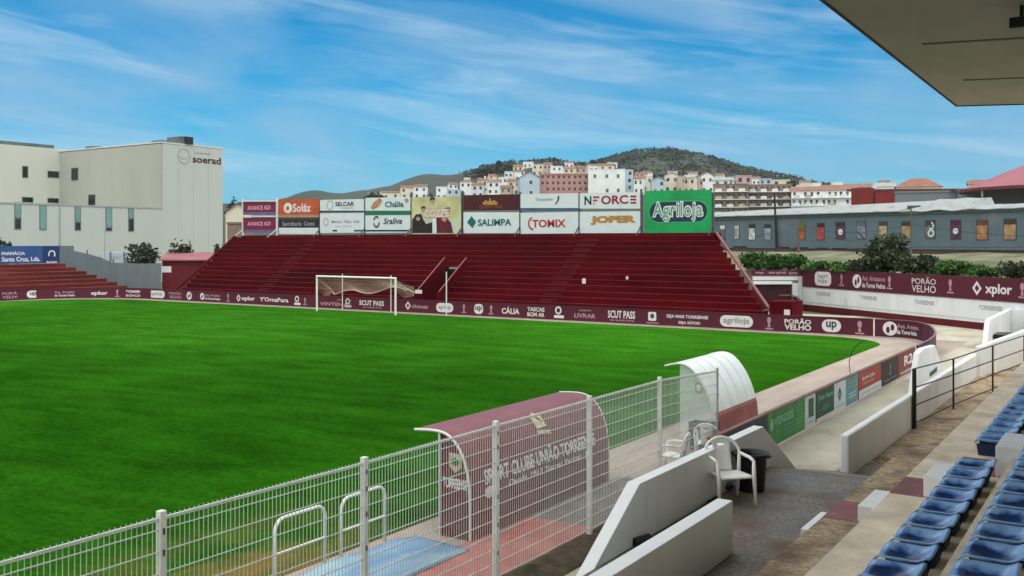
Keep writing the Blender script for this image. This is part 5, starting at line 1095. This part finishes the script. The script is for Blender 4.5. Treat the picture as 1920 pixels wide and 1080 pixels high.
for i, (p0, p1, y0, y1, ca, cb_) in enumerate(wl):
    (a, za), (b, zb) = fB.px(p0, y0), fB.px(p1, y1); w_ = slab(gb, fB, a, b, zb, za, .05, M(f'poster_frame', (.06, .055, .06), .6, .3, 2), 'window', .052)
    zm = za + (zb - za) * .28; ins = .07
    mark(w_, fB, [(a + ins, za - ins), (a + ins, zm), (b - ins, zm), (b - ins, za - ins)], M(f'poster_top_{i}', ca, .5, .3, 2), .058, 'poster')
    mark(w_, fB, [(a + ins, zm), (a + ins, zb + ins), (b - ins, zb + ins), (b - ins, zm)], M(f'poster_low_{i}', cb_, .5, .55, 1.6), .058, 'poster')
    cx, cz, ww = (a + b) / 2, (zm + zb) / 2, b - a
    if i in (6, 11): mark(w_, fB, disc_pts(cx + .02, cz + .15, ww * .26, ww * .26, 14), panel_white, .064, 'poster_mark')
    if i == 10: mb = MB(); ring(mb, fB, cx + .12, cz - .12, ww * .33, ww * .33, ww * .14, .064); mb.build('poster_mark', panel_white, w_); mb = MB(); ring(mb, fB, cx + .12, cz + .75, ww * .30, ww * .34, ww * .13, .064, 16, -2.4, 1.5); mb.build('poster_mark', panel_white, w_)
    if i in (9, 12, 13): mark(w_, fB, [(cx - ww * .3, cz + .4), (cx + ww * .1, cz - .5), (cx + ww * .35, cz - .2), (cx + ww * .1, cz + .6)], M('poster_ochre', (.38, .26, .10), .5, .3, 3), .064, 'poster_mark')
    if i == 7: mark(w_, fB, [(cx - ww * .4, cz + .25), (cx + ww * .45, cz - .75), (cx + ww * .3, cz - .9), (cx - ww * .45, cz)], M('ink_slate', (.05, .075, .10)), .064, 'poster_mark')
for p0, p1 in ((1375, 1400), (1462, 1480), (1490, 1515), (1528, 1553), (1560, 1588), (1600, 1628), (1686, 1720), (1728, 1763), (1772, 1812), (1825, 1925), (1935, 1990)):
    a, b = fB.px(p0, 470)[0], fB.px(p1, 470)[0]; zb = 4.05 - .012 * (a + b) / 2 * .9; slab(gb, fB, a, b, zb - .02, zb + .42, .02, win_dark, 'vent', .022)
ch_ = fB.px(1706, 385); MB().box(*sorted((o(ch_[0] - .6, 0, -.3).x, o(ch_[0] + .6, 0, -1.2).x)), *sorted((o(ch_[0] - .6, 0, -.3).y, o(ch_[0] + .6, 0, -1.2).y)), zE(30), zE(30) + .75).build('vent_box', M('vent_dark', (.06, .065, .065), .7, .2, 2), gb)

# poles and cables
def pole(px0, ytop, ybase, d, label, r0, mat, lean=0):
    b = atd(px0, ybase, d); tp = atd(px0 + lean, ytop, d); t = thing('utility_pole', label, 'utility pole', tuple(b)); b2 = b - Vector((0, 0, 1.5))
    MB().tube([b2, tp], [r0, r0 * .65], 8).build('shaft', mat, t); MB().beam(tp - Vector((CA, SA, 0)) * .8 - Vector((0, 0, .5)), tp + Vector((CA, SA, 0)) * .8 - Vector((0, 0, .5)), .1).build('crossarm', mat, t); return tp
P1 = pole(1457, 362, 467, 132, 'tall dark leaning utility pole before the grey warehouse', .20, black_rail, -5)
P2 = pole(1497, 411, 478, 118, 'short brown utility pole before the grey warehouse', .17, rust)
P3 = pole(1708, 390, 472, 99, 'thin weathered utility pole behind the big dark bush', .11, M('pole_olive', (.10, .10, .07), .8, .3, 2))
PR = atd(2060, 440, 88); PL = atd(1300, 448, 150)
def cable(a, b, sag, label): tag(MB().tube([a.lerp(b, i / 14) - Vector((0, 0, sag * 4 * (i / 14) * (1 - i / 14))) for i in range(15)], .022, 4).build('cable', cable_black), label, 'cable')
dz = lambda p, z: p - Vector((0, 0, z))
cable(dz(P1, 3.4), dz(P2, .6), .5, 'sagging cable between the tall dark pole and the short brown pole')
cable(dz(P2, .6), dz(P3, 1.6), 1.0, 'cable from the short brown pole to the thin weathered pole')
cable(dz(P2, 1.2), dz(P3, 3.0), .9, 'lower cable from the short brown pole to the thin weathered pole')
cable(dz(P3, 1.6), PR, .6, 'upper cable leaving the thin weathered pole to the right')
cable(dz(P3, 4.0), dz(PR, 1.0), .1, 'lower slanting cable leaving the thin weathered pole to the right')
cable(dz(P1, 5.2), PL, .8, 'cable from the tall dark pole leftwards behind the green billboard')

# hedge and bushes on the embankment
def bush(px0, px1, ytop, ybase, label, mat, n, size, seed, dd=1.6, group=None):
    c = (px0 + px1) / 2; h = fR.hit(c, 500); d = (h - EYEV).dot(Vector((-SA, CA, 0))) + dd; b = atd(c, ybase, d); tp = atd(c, ytop, d); wd = (px1 - px0) / FPX * d
    hh = tp.z - b.z; t = thing('bush', label, 'bush', tuple(b), group); mb = MB()
    for k in range(4): mb.tube([b - Vector((0, 0, .2)), b + Vector((CA * wd * .18 * (k - 1.5), SA * wd * .18 * (k - 1.5), hh * .6))], [.04, .015], 5)
    mb.build('stems', bark, t); mb = MB(); leaves(mb, b + Vector((0, 0, hh * .5)), (wd * .56, wd * .42, hh * .47), n, size, seed, shell=.3); mb.build('foliage', mat, t)
G_ = 'green bushes along the railway embankment'
bush(1384, 1444, 471, 510, 'bright green bush right against the sloping end of the maroon terrace', hedge, 1500, .16, 11, group=G_)
bush(1428, 1482, 474, 512, 'bright green bush, second along from the maroon terrace, under the tall pole', hedge, 1500, .16, 12, group=G_)
bush(1470, 1516, 471, 512, 'bright green bush in front of the short brown pole', hedge, 1500, .16, 13, group=G_)
bush(1506, 1570, 490, 514, 'low green bush above the rounded white pill logo', hedge, 1100, .14, 14, 1.2, group=G_)
bush(1560, 1632, 494, 515, 'low green bush above the circle logo of the banner wall', hedge, 1100, .14, 15, 1.2, group=G_)
bush(1622, 1716, 438, 512, 'big dark bush in front of the grey warehouse, tallest on the bank', hedge_dark, 2600, .15, 16, 2.2)
bush(1690, 1764, 470, 516, 'broad dark bush to the right of the tallest bush', hedge_dark, 2000, .15, 17, 1.8)
bush(1600, 1668, 480, 513, 'dark green bush at the left foot of the tallest bush', hedge_dark, 1300, .15, 18, 1.6)
bush(1752, 1832, 484, 519, 'green bush above the lettering and diamond of the banner wall', hedge, 1500, .14, 19, 1.3, group=G_)
bush(1822, 1890, 500, 522, 'low green bush above the xplor lettering', hedge, 900, .13, 20, 1.1, group=G_)
bush(1878, 1945, 490, 524, 'dull green bush at the right edge above the banner wall', hedge_dark, 1200, .13, 21, 1.1)

mb = MB(); rng = random.Random(8)
for _ in range(150):
    a = rng.uniform(-10, 44); k = rng.uniform(.9, 4.0) if a < 22 else rng.uniform(.9, 2.2); c = fR.at(a, 2.95 + .1 * k, -k); leaves(mb, c, (.75, .75, .38), 60, .12, rng.random(), shell=.2)
tag(mb.build('bank_ivy', hedge), 'low green ivy and weeds covering the bank above the banner wall', 'ivy', kind='stuff')

# ================================================================== HILLS
SIL = [(-400, 420), (200, 415), (350, 395), (420, 374), (460, 388), (500, 380), (530, 371), (560, 364), (600, 359), (690, 355), (720, 346), (760, 335), (820, 328), (880, 324), (920, 310), (960, 304), (1000, 302), (1040, 300), (1070, 307), (1100, 309), (1130, 301), (1160, 290), (1200, 282), (1240, 281), (1280, 284), (1320, 292), (1360, 303), (1400, 315), (1440, 324), (1480, 331), (1520, 343), (1600, 352), (1750, 352), (1920, 352), (2300, 360), (2900, 400)]
def sil(px):
    for (a, ya), (b, yb2) in zip(SIL, SIL[1:]):
        if px <= b: f = max(0, (px - a) / (b - a)); f = f * f * (3 - 2 * f) * .5 + f * .5; return ya + (yb2 - ya) * f
    return SIL[-1][1]
DR = 760.0
def elev(px, d):
    s_ = HY - sil(px); u = max(0, (d - 150) / (DR - 150)); return s_ * min(1, u) ** .9 if d <= DR else s_ * (1 - .55 * min(1, (d - DR) / 500))
def tz(px, d):
    k = min(1, max(0, (d - 150) / 70)); return (EYE + elev(px, d) * d / FPX) * k * k * (3 - 2 * k) - .3
def hill(u, v):
    px = -400 + 3300 * u; d = 150 + (1250 - 150) * v; p = atd(px, HY, d)
    p.z = tz(px, d) + (math.sin(px * .061 + d * .013) + math.sin(px * .023 - d * .031)) * .0016 * d * min(1, v * 4); return p
mb = MB(); mb.grid(hill, 260, 70)
ground('hills', mb, M('hillside', (.030, .046, .028), .95, .3, .012, col2=(.042, .044, .032), c2=(.48, .62), c2scale=.01), smooth=True)
rng = random.Random(3); mb = MB()
for _ in range(3400):
    px = rng.uniform(870, 1640); d = rng.choice((rng.uniform(560, 790), rng.uniform(690, 770)))
    if px > 1090 and px < 1540: pass
    elif 860 < px < 1090 and d < 690: continue
    p = atd(px, HY, d); p.z = tz(px, d) + rng.uniform(.0, 1.2); s_ = rng.uniform(.9, 2.5)
    for _k in range(6):
        q = p + Vector((rng.gauss(0, s_ * .5), rng.gauss(0, s_ * .5), abs(rng.gauss(0, s_ * .35)))); a = Vector((rng.gauss(0, 1), rng.gauss(0, 1), rng.gauss(0, 1))).normalized(); b = a.orthogonal().normalized(); z_ = s_ * .5
        mb.add([q - a * z_, q + b * z_ * .8, q + a * z_, q - b * z_ * .7], [(0, 1, 2, 3)])
o_ = mb.build('hillside_scrub', scrub); tag(o_, 'dark green scrub covering the hill behind the village', 'scrub', kind='stuff')
HT = []
def hill_tree(px, ytop, d, wpx, label, seed):
    b = atd(px, HY, d); b.z = tz(px, d) - .3; top = atd(px, ytop, d).z; h = top - b.z; w_ = wpx / FPX * d * .5; tree('hill_tree', label, tuple(b), h, (w_, w_, h * .42), tree_dark, 260, max(.5, w_ * .28), seed, group='trees on the hills', ch=.58)
hill_tree(1487, 317, 330, 13, 'lone dark tree standing on the skyline right of the hill', 31)
hill_tree(931, 300, 700, 22, 'dark tree on the skyline at the left top of the village hill', 32)
hill_tree(1041, 294, 745, 10, 'tiny pointed tree on the top of the village hill', 33)
hill_tree(1113, 299, 740, 13, 'dark round tree in the saddle between the two hills', 34)
hill_tree(1128, 296, 740, 9, 'smaller dark tree right of the round saddle tree', 35)
hill_tree(1094, 304, 740, 10, 'smaller dark tree left of the round saddle tree', 36)
hill_tree(705, 347, 420, 40, 'dark wide tree above the bread logo billboard', 37)
hill_tree(807, 348, 330, 22, 'dark round tree behind the yellow poster billboard', 38)
for k, px in enumerate((905, 925, 950)): hill_tree(px, 312 - k, 660, 34, ['dark tree clump above the leftmost hillside houses', 'dark tree clump under the skyline tree of the village', 'dark tree clump right under the top of the village hill'][k], 40 + k)
hill_tree(432, 366, 300, 22, 'dark tree right beside the hospital corner', 44); hill_tree(449, 374, 300, 20, 'dark tree behind the crimson billboards', 45)

# ================================================================== TOWN
HM = {}
def hm(nm, c, var=.08): return M('wall_' + nm, c, .85, var, .3)
W_ = {'white': hm('white', (.74, .76, .74)), 'cream': hm('cream', (.66, .61, .47)), 'pale': hm('pale', (.60, .63, .62)), 'pink': hm('pink', (.45, .24, .20), .12), 'rose': hm('rose', (.50, .34, .32)), 'brick': hm('brick', (.24, .175, .13), .2), 'blue': hm('blue', (.42, .52, .58)), 'beige': hm('beige', (.46, .40, .31)), 'red': hm('red', (.20, .022, .018), .2), 'grey': hm('grey', (.17, .20, .21)), 'tan': hm('tan', (.46, .38, .28), .15)}
shutter = M('window_brown', (.06, .045, .04), .4, .3, 2)
rngh = random.Random(17)
def house(px0, px1, ytop, ybase, wall, label, roof='side', rm=None, win=(2, 2), d=None, rh=None, yaw=0, depth=None, cat='house', balc=False, winm=None, chim=False, group=None):
    c = (px0 + px1) / 2; s_ = HY - sil(c)
    if d is None: e = max(8, HY - ybase); d = 150 + (DR - 150) * min(1, e / max(s_, 20)) ** (1 / .9)
    yaw -= math.atan((c - 960) / FPX) * .92
    wd = (px1 - px0) / FPX * d; b = atd(c, ybase, d); zt_ = atd(c, ytop, d).z; zb = min(b.z, tz(c, d)) - 2.0; H = zt_ - b.z
    t = thing('house' if cat == 'house' else 'apartment_block', label, cat, (b.x, b.y, b.z), group, rot=ANG + yaw, local=True)
    dp = depth or max(6, min(12, wd * .8)); z0 = zb - b.z
    wl_ = MB().box(-wd / 2, wd / 2, 0, dp, z0, H); k = rh if rh is not None else min(2.6, wd * .16)
    if roof == 'gable': wl_.prism([(-wd / 2, .003, H), (wd / 2, .003, H), (0, .003, H + k)], (0, dp - .006, 0))
    wl_.build('walls', W_[wall], t)
    rm = rm or terracotta; ov = .35
    if roof == 'side': MB().prism([(-wd / 2 - ov, -ov, H + .01), (-wd / 2 - ov, dp / 2, H + k), (-wd / 2 - ov, dp + ov, H + .01), (-wd / 2 - ov, dp / 2, H + k * .8)], (wd + 2 * ov, 0, 0)).build('roof', rm, t); MB().prism([(-wd / 2 + .01, .05, H - .02), (-wd / 2 + .01, dp / 2, H + k * .8), (-wd / 2 + .01, dp - .05, H - .02)], (wd - .02, 0, 0)).build('gable', W_[wall], t)
    elif roof == 'gable': MB().prism([(-wd / 2 - ov, -ov, H - .1), (0, -ov, H + k + .02), (wd / 2 + ov, -ov, H - .1), (wd / 2 + ov, -ov, H + .06), (0, -ov, H + k + .22), (-wd / 2 - ov, -ov, H + .06)], (0, dp + 2 * ov, 0)).build('roof', rm, t)
    elif roof == 'hip':
        mb = MB(); e = min(wd, dp) * .42; mb.add([(-wd / 2 - ov, -ov, H), (wd / 2 + ov, -ov, H), (wd / 2 + ov, dp + ov, H), (-wd / 2 - ov, dp + ov, H), (-wd / 2 + e, dp / 2, H + k), (wd / 2 - e, dp / 2, H + k)], [(0, 1, 5, 4), (1, 2, 5), (2, 3, 4, 5), (3, 0, 4), (3, 2, 1, 0)]); mb.build('roof', rm, t)
    else: MB().box(-wd / 2 - .12, wd / 2 + .12, -.12, dp + .12, H + .005, H + .3).build('parapet', W_[wall], t)
    nx, nz = win
    if nx:
        sx, sz = wd / nx, H / nz
        for i in range(nx):
            for j in range(nz):
                if rngh.random() < .12: continue
                cx = -wd / 2 + sx * (i + .5) + rngh.uniform(-.1, .1) * sx; cz = sz * (j + .55); ww, wh = min(1.3, sx * .42), min(1.6, sz * .52)
                w1 = MB().box(cx - ww / 2, cx + ww / 2, -.03, -.002, cz - wh / 2, cz + wh / 2).build('window', winm or rngh.choice((win_dark, win_dark, shutter, frame_grey)), t)
                if wd > 14 and not balc: MB().box(cx - ww / 2 - .1, cx + ww / 2 + .1, -.10, -.002, cz - wh / 2 - .14, cz - wh / 2 - .002).build('sill', panel_white, w1)
    if balc:
        for j in range(nz):
            z = sz * j + .05
            MB().box(-wd / 2, wd / 2, -1.2, -.035, z, z + .18).build('balcony_slab', W_['white'], t)
            for q in range(0, nx, 2):
                cx = -wd / 2 + sx * (q + .9); MB().box(cx - sx * .55, cx + sx * .55, -1.18, -1.10, z + .185, z + 1.05).build('balcony_front', W_[rngh.choice(('white', 'pale', 'tan', 'white'))], t)
    if chim: MB().box(wd * .2, wd * .2 + .7, dp * .4, dp * .4 + .7, H + .2, H + k + 1.1).build('chimney', W_['white'], t)
    return t
# apartment blocks and large houses
house(975, 1012, 333, 372, 'blue', 'tall white gabled house with three small windows beside the pink apartments', 'gable', terracotta_dull, (1, 2), rh=2.9, yaw=.1, depth=14)
house(1012, 1103, 327, 372, 'pink', 'pink apartment block with brown windows in the middle of the village', 'side', terracotta, (9, 4), rh=1.0, cat='apartment block', winm=shutter)
house(1103, 1172, 318, 372, 'white', 'big plain white apartment block right of the pink one', 'flat', None, (3, 2), cat='apartment block', winm=frame_grey)
house(1160, 1187, 319, 372, 'blue', 'narrow bluish white block touching the big plain white block', 'flat', None, (2, 4), cat='apartment block', d=455)
house(1338, 1402, 346, 404, 'brick', 'brown and white apartment block with balconies right of the green billboard', 'flat', None, (6, 4), d=300, cat='apartment block', balc=True)
house(1403, 1484, 347, 402, 'brick', 'brown apartment block with white balcony fronts behind the tall dark pole', 'flat', None, (8, 4), d=305, cat='apartment block', balc=True)
house(1486, 1602, 357, 402, 'white', 'long white apartment block with balconies behind the warehouse roof', 'side', terracotta, (11, 3), d=290, rh=1.6, cat='apartment block', balc=True)
house(1598, 1636, 355, 402, 'red', 'dark red block left of the white gap', 'flat', None, (0, 1), d=210, cat='building')
house(1642, 1682, 358, 402, 'red', 'dark red block right of the white gap', 'flat', None, (0, 1), d=208, cat='building')
house(1636, 1642, 352, 402, 'white', 'thin white gable slice between the two dark red blocks', 'flat', None, (0, 1), d=214, cat='building')
t = house(1683, 1812, 361, 402, 'grey', 'grey hall with a maroon eave behind the warehouse', 'flat', None, (0, 1), d=170, cat='building', depth=14)
house(1806, 2010, 356, 402, 'grey', 'grey hall under the maroon tent roof', 'flat', None, (0, 1), d=158, cat='building', depth=8)
b = atd(1690, 357.5, 168); e = atd(1816, 357.5, 168); tag(MB().beam(atd(1590, 357, 204), atd(1818, 356, 164), .5, .45).build('eave_beam', M('eave_maroon', (.15, .03, .03), .7, .2, 1)), 'long thin maroon eave running under the brown tiled roof', 'eave')
house(1683, 1762, 350, 372, 'cream', 'cream house with a big brown tiled roof left of the tent roof', 'hip', terracotta, (0, 1), d=225, rh=2.2)
# distant orange roofs
for px0, px1, yt, d, lab in ((1486, 1522, 348, 420, 'orange roofed house left of the white dormer block'), (1522, 1540, 344, 430, 'white square block standing between the orange roofs'), (1540, 1592, 349, 420, 'wide orange roofed house above the balconies'), (1590, 1640, 347, 410, 'orange roofed house above the first dark red block'), (1640, 1678, 346, 400, 'pale grey roofed house above the second dark red block')):
    house(px0, px1, yt + 4 if 'white' not in lab else yt, 385, 'white' if 'white' in lab or 'grey' in lab else 'rose', lab, 'flat' if 'white' in lab else 'side', pale_roof if 'grey' in lab else terracotta, (2, 2), d=d, rh=1.8)
# tent roof
tn = thing('tent_roof', 'large faded maroon tent shaped roof at the right edge', 'roof', tuple(atd(1998, 355, 150)))
ct = atd(2000, 355, 150); zA = atd(2000, 292, 150).z; zB = atd(1815, 354, 150).z; R0 = 185 / FPX * 150
mb = MB(); mb.lathe([(R0, zB - ct.z), (R0 * .80, zB - ct.z + (zA - zB) * .24), (R0 * .58, zB - ct.z + (zA - zB) * .52), (R0 * .38, zB - ct.z + (zA - zB) * .76), (R0 * .2, zB - ct.z + (zA - zB) * .92), (.02, zA - ct.z)], ct, 16); mb.build('canopy', M('tent_maroon', (.27, .085, .10), .6, .10, .12), tn, solid=.1)
mb = MB(); mb.lathe([(R0 + .1, zB - ct.z - .4), (R0 + .1, zB - ct.z + .05)], ct, 16); mb.build('edge_band', M('eave_maroon', (.15, .03, .03)), tn)
for k in range(8): a = 2 * math.pi * k / 8; p = ct + Vector((math.cos(a) * R0 * .97, math.sin(a) * R0 * .97, zB - ct.z)); MB().tube([p, Vector((p.x, p.y, 0))], .16, 6).build('column', galv, tn)
house(1818, 1846, 345, 372, 'cream', 'cream house with orange roof just left behind the tent roof', 'side', terracotta, (0, 1), d=235, rh=1.2)
# houses row behind the green billboard
row = [(1188, 1206, 335, 366, 'white', 'side', 'white house with dark windows right of the narrow bluish block'), (1206, 1222, 331, 362, 'cream', 'flat', 'small cream house behind the white house with dark windows'), (1222, 1248, 338, 366, 'blue', 'gable', 'pale blue gabled house above the left corner of the green billboard'), (1246, 1272, 329, 364, 'cream', 'gable', 'cream gabled house with a blank front above the green billboard'), (1272, 1284, 331, 366, 'tan', 'flat', 'narrow tan house with brown openings above the green billboard'), (1282, 1302, 333, 366, 'cream', 'side', 'cream house with four windows above the Agriloja lettering'), (1303, 1318, 336, 366, 'rose', 'flat', 'pale rose house over the right part of the green billboard'), (1315, 1338, 329, 366, 'white', 'gable', 'white gabled house with a steep dark roof at the foot of the scrub hill'), (1337, 1368, 338, 364, 'white', 'side', 'long low white house above the brown apartment block'), (1366, 1382, 338, 360, 'pale', 'side', 'small pale house left of the rose cube house'), (1380, 1410, 330, 362, 'rose', 'flat', 'rose cube shaped house above the brown apartment blocks'), (1424, 1446, 336, 358, 'blue', 'flat', 'pale blue house below the lone skyline tree'), (1446, 1486, 338, 362, 'cream', 'flat', 'long cream house right of the pale blue house')]
for (a, b, y0, y1, wl_, rf_, lb_) in row: house(a, b, y0, y1, wl_, lb_, rf_, rngh.choice((terracotta, terracotta_dull, pale_roof)), (2, 2), d=None if a < 1330 else 380, rh=1.5, yaw=rngh.uniform(-.25, .25))
# left hillside cluster
left = [(752, 776, 352, 374, 'cream', 'side', 'cream house with tan roof at the left end of the village'), (776, 800, 350, 374, 'white', 'side', 'white house left of the dark round tree'), (818, 838, 351, 376, 'white', 'flat', 'white cube house right of the dark round tree'), (838, 862, 356, 376, 'blue', 'flat', 'pale blue low house beside the wine coloured billboard'), (862, 884, 341, 368, 'white', 'hip', 'white house with a hipped red roof over the wine coloured billboard'), (884, 906, 347, 372, 'pale', 'side', 'wide pale house just above the gold crown billboard'), (870, 882, 334, 352, 'white', 'flat', 'small white cube high at the left of the cluster'), (896, 914, 338, 362, 'cream', 'side', 'cream house with chimney in the left cluster'), (914, 936, 341, 366, 'white', 'side', 'white house with orange roof in the middle of the left cluster'), (934, 952, 333, 358, 'white', 'flat', 'white flat house with one dark window in the left cluster'), (950, 976, 340, 368, 'cream', 'side', 'cream house with brown roof left of the tall white gabled house'), (918, 932, 330, 344, 'cream', 'side', 'small cream house under the dark tree clump'), (938, 958, 352, 374, 'tan', 'side', 'tan house with broad roof above the SALIMPA billboard'),
        (962, 980, 312, 330, 'cream', 'side', 'cream house high on the slope above the tall white gabled house'), (998, 1018, 309, 330, 'cream', 'flat', 'wide cream house with brown openings near the hill top'), (1018, 1034, 308, 332, 'tan', 'side', 'tan house near the hill top'), (1032, 1056, 312, 334, 'white', 'flat', 'white house near the top of the hill above the pink block'), (1056, 1078, 316, 336, 'cream', 'side', 'cream house with orange roof above the pink block'), (1078, 1100, 315, 336, 'tan', 'side', 'tan house with brown roof left of the plain white block'), (1122, 1152, 310, 332, 'cream', 'side', 'cream house peeping over the plain white block'), (966, 984, 322, 338, 'white', 'side', 'small white house just below the dark clump, beside the gabled house'), (1190, 1208, 327, 340, 'cream', 'side', 'small cream house tucked against the scrub hill'), (842, 858, 346, 364, 'white', 'side', 'small white house above the pale blue low house')]
for (a, b, y0, y1, wl_, rf_, lb_) in left: house(a, b, y0, y1, wl_, lb_, rf_, terracotta if 'red' in lb_ or 'orange' in lb_ else terracotta_dull, (2, 2), rh=1.5, yaw=rngh.uniform(-.3, .3), chim='chimney' in lb_)
more = [(716, 752, 361, 374, 'cream', 'side', 'low cream house with tan roof behind the bread logo billboard'), (690, 716, 364, 374, 'white', 'side', 'small white house at the far left edge of the village'), (1104, 1122, 310, 326, 'white', 'side', 'small white house left above the plain white block'), (1140, 1158, 305, 318, 'pale', 'flat', 'tiny pale house on the slope over the plain white block'), (1206, 1224, 324, 336, 'white', 'side', 'tiny white house against the scrub above the left cream house'), (1252, 1270, 322, 334, 'pale', 'flat', 'tiny pale cube against the scrub above the cream gabled house'), (1290, 1308, 325, 336, 'white', 'side', 'tiny white house at the scrub edge above the four window house'), (1340, 1356, 328, 342, 'cream', 'side', 'small cream house at the scrub edge right of the steep dark roof'), (1410, 1426, 334, 352, 'white', 'side', 'small white house right of the rose cube house'), (980, 998, 304, 318, 'white', 'flat', 'white cube near the hill top left of the wide cream house'), (1060, 1076, 305, 318, 'white', 'side', 'white house near the saddle trees'), (946, 962, 322, 336, 'pale', 'flat', 'pale cube below the dark tree clump'), (1500, 1520, 341, 360, 'cream', 'side', 'cream house peeping over the orange roofs at left'), (1560, 1580, 342, 360, 'white', 'flat', 'white cube peeping over the wide orange roof'), (1650, 1668, 341, 360, 'white', 'side', 'white gabled house peeping over the pale grey roof')]
for (a, b, y0, y1, wl_, rf_, lb_) in more: house(a, b, y0, y1, wl_, lb_, rf_, terracotta_dull, (2, 1), rh=1.2, yaw=rngh.uniform(-.3, .3), d=540 if a >= 1500 else None)
house(424, 470, 398, 425, 'cream', 'cream house with sloping roof between hospital and crimson billboards', 'gable', terracotta_dull, (0, 1), d=170, rh=1.6, depth=9)
house(427, 470, 420, 452, 'brick', 'brown brick wall of a low house beside the hospital', 'flat', None, (0, 1), d=150, depth=6)
# trees by the hospital
def ptree(px, ytop, ybase, d, wpx, label, seed, n=700):
    b = atd(px, ybase, d); b.z = -.02; h = atd(px, ytop, d).z; w_ = wpx / FPX * d * .5; tree('garden_tree', label, (b.x, b.y, -.02), h, (w_, w_, h * .33), tree_dark, n, .19, seed, group='small trees in front of the hospital', ch=.68)
ptree(264, 444, 500, 99, 58, 'dark ragged tree behind the pale container', 51, 900); ptree(338, 449, 500, 99, 48, 'dark tree behind the pinkish roof of the low building', 52, 800); ptree(412, 446, 500, 99, 28, 'dark tree half hidden by the left end of the maroon terrace', 53, 400); ptree(8, 442, 500, 96, 40, 'dark tree peeping over the blue billboard', 54, 500)

# ================================================================== HAZE
hzb = MB().box(-1400, 1300, -150, 1500, -1.2, 125).build('haze', M('haze_holder', (.5, .5, .5)))
hm_ = bpy.data.materials.new('haze'); hm_.use_nodes = True; t_ = hm_.node_tree
for n_ in list(t_.nodes): t_.nodes.remove(n_)
mo = t_.nodes.new('ShaderNodeOutputMaterial'); pv = t_.nodes.new('ShaderNodeVolumePrincipled'); pv.inputs['Color'].default_value = (.72, .82, .92, 1); pv.inputs['Density'].default_value = .00009; pv.inputs['Anisotropy'].default_value = .1
t_.links.new(pv.outputs[0], mo.inputs['Volume']); hzb.data.materials.clear(); hzb.data.materials.append(hm_); tag(hzb, 'thin pale haze hanging over the town and hills', 'haze', kind='stuff')
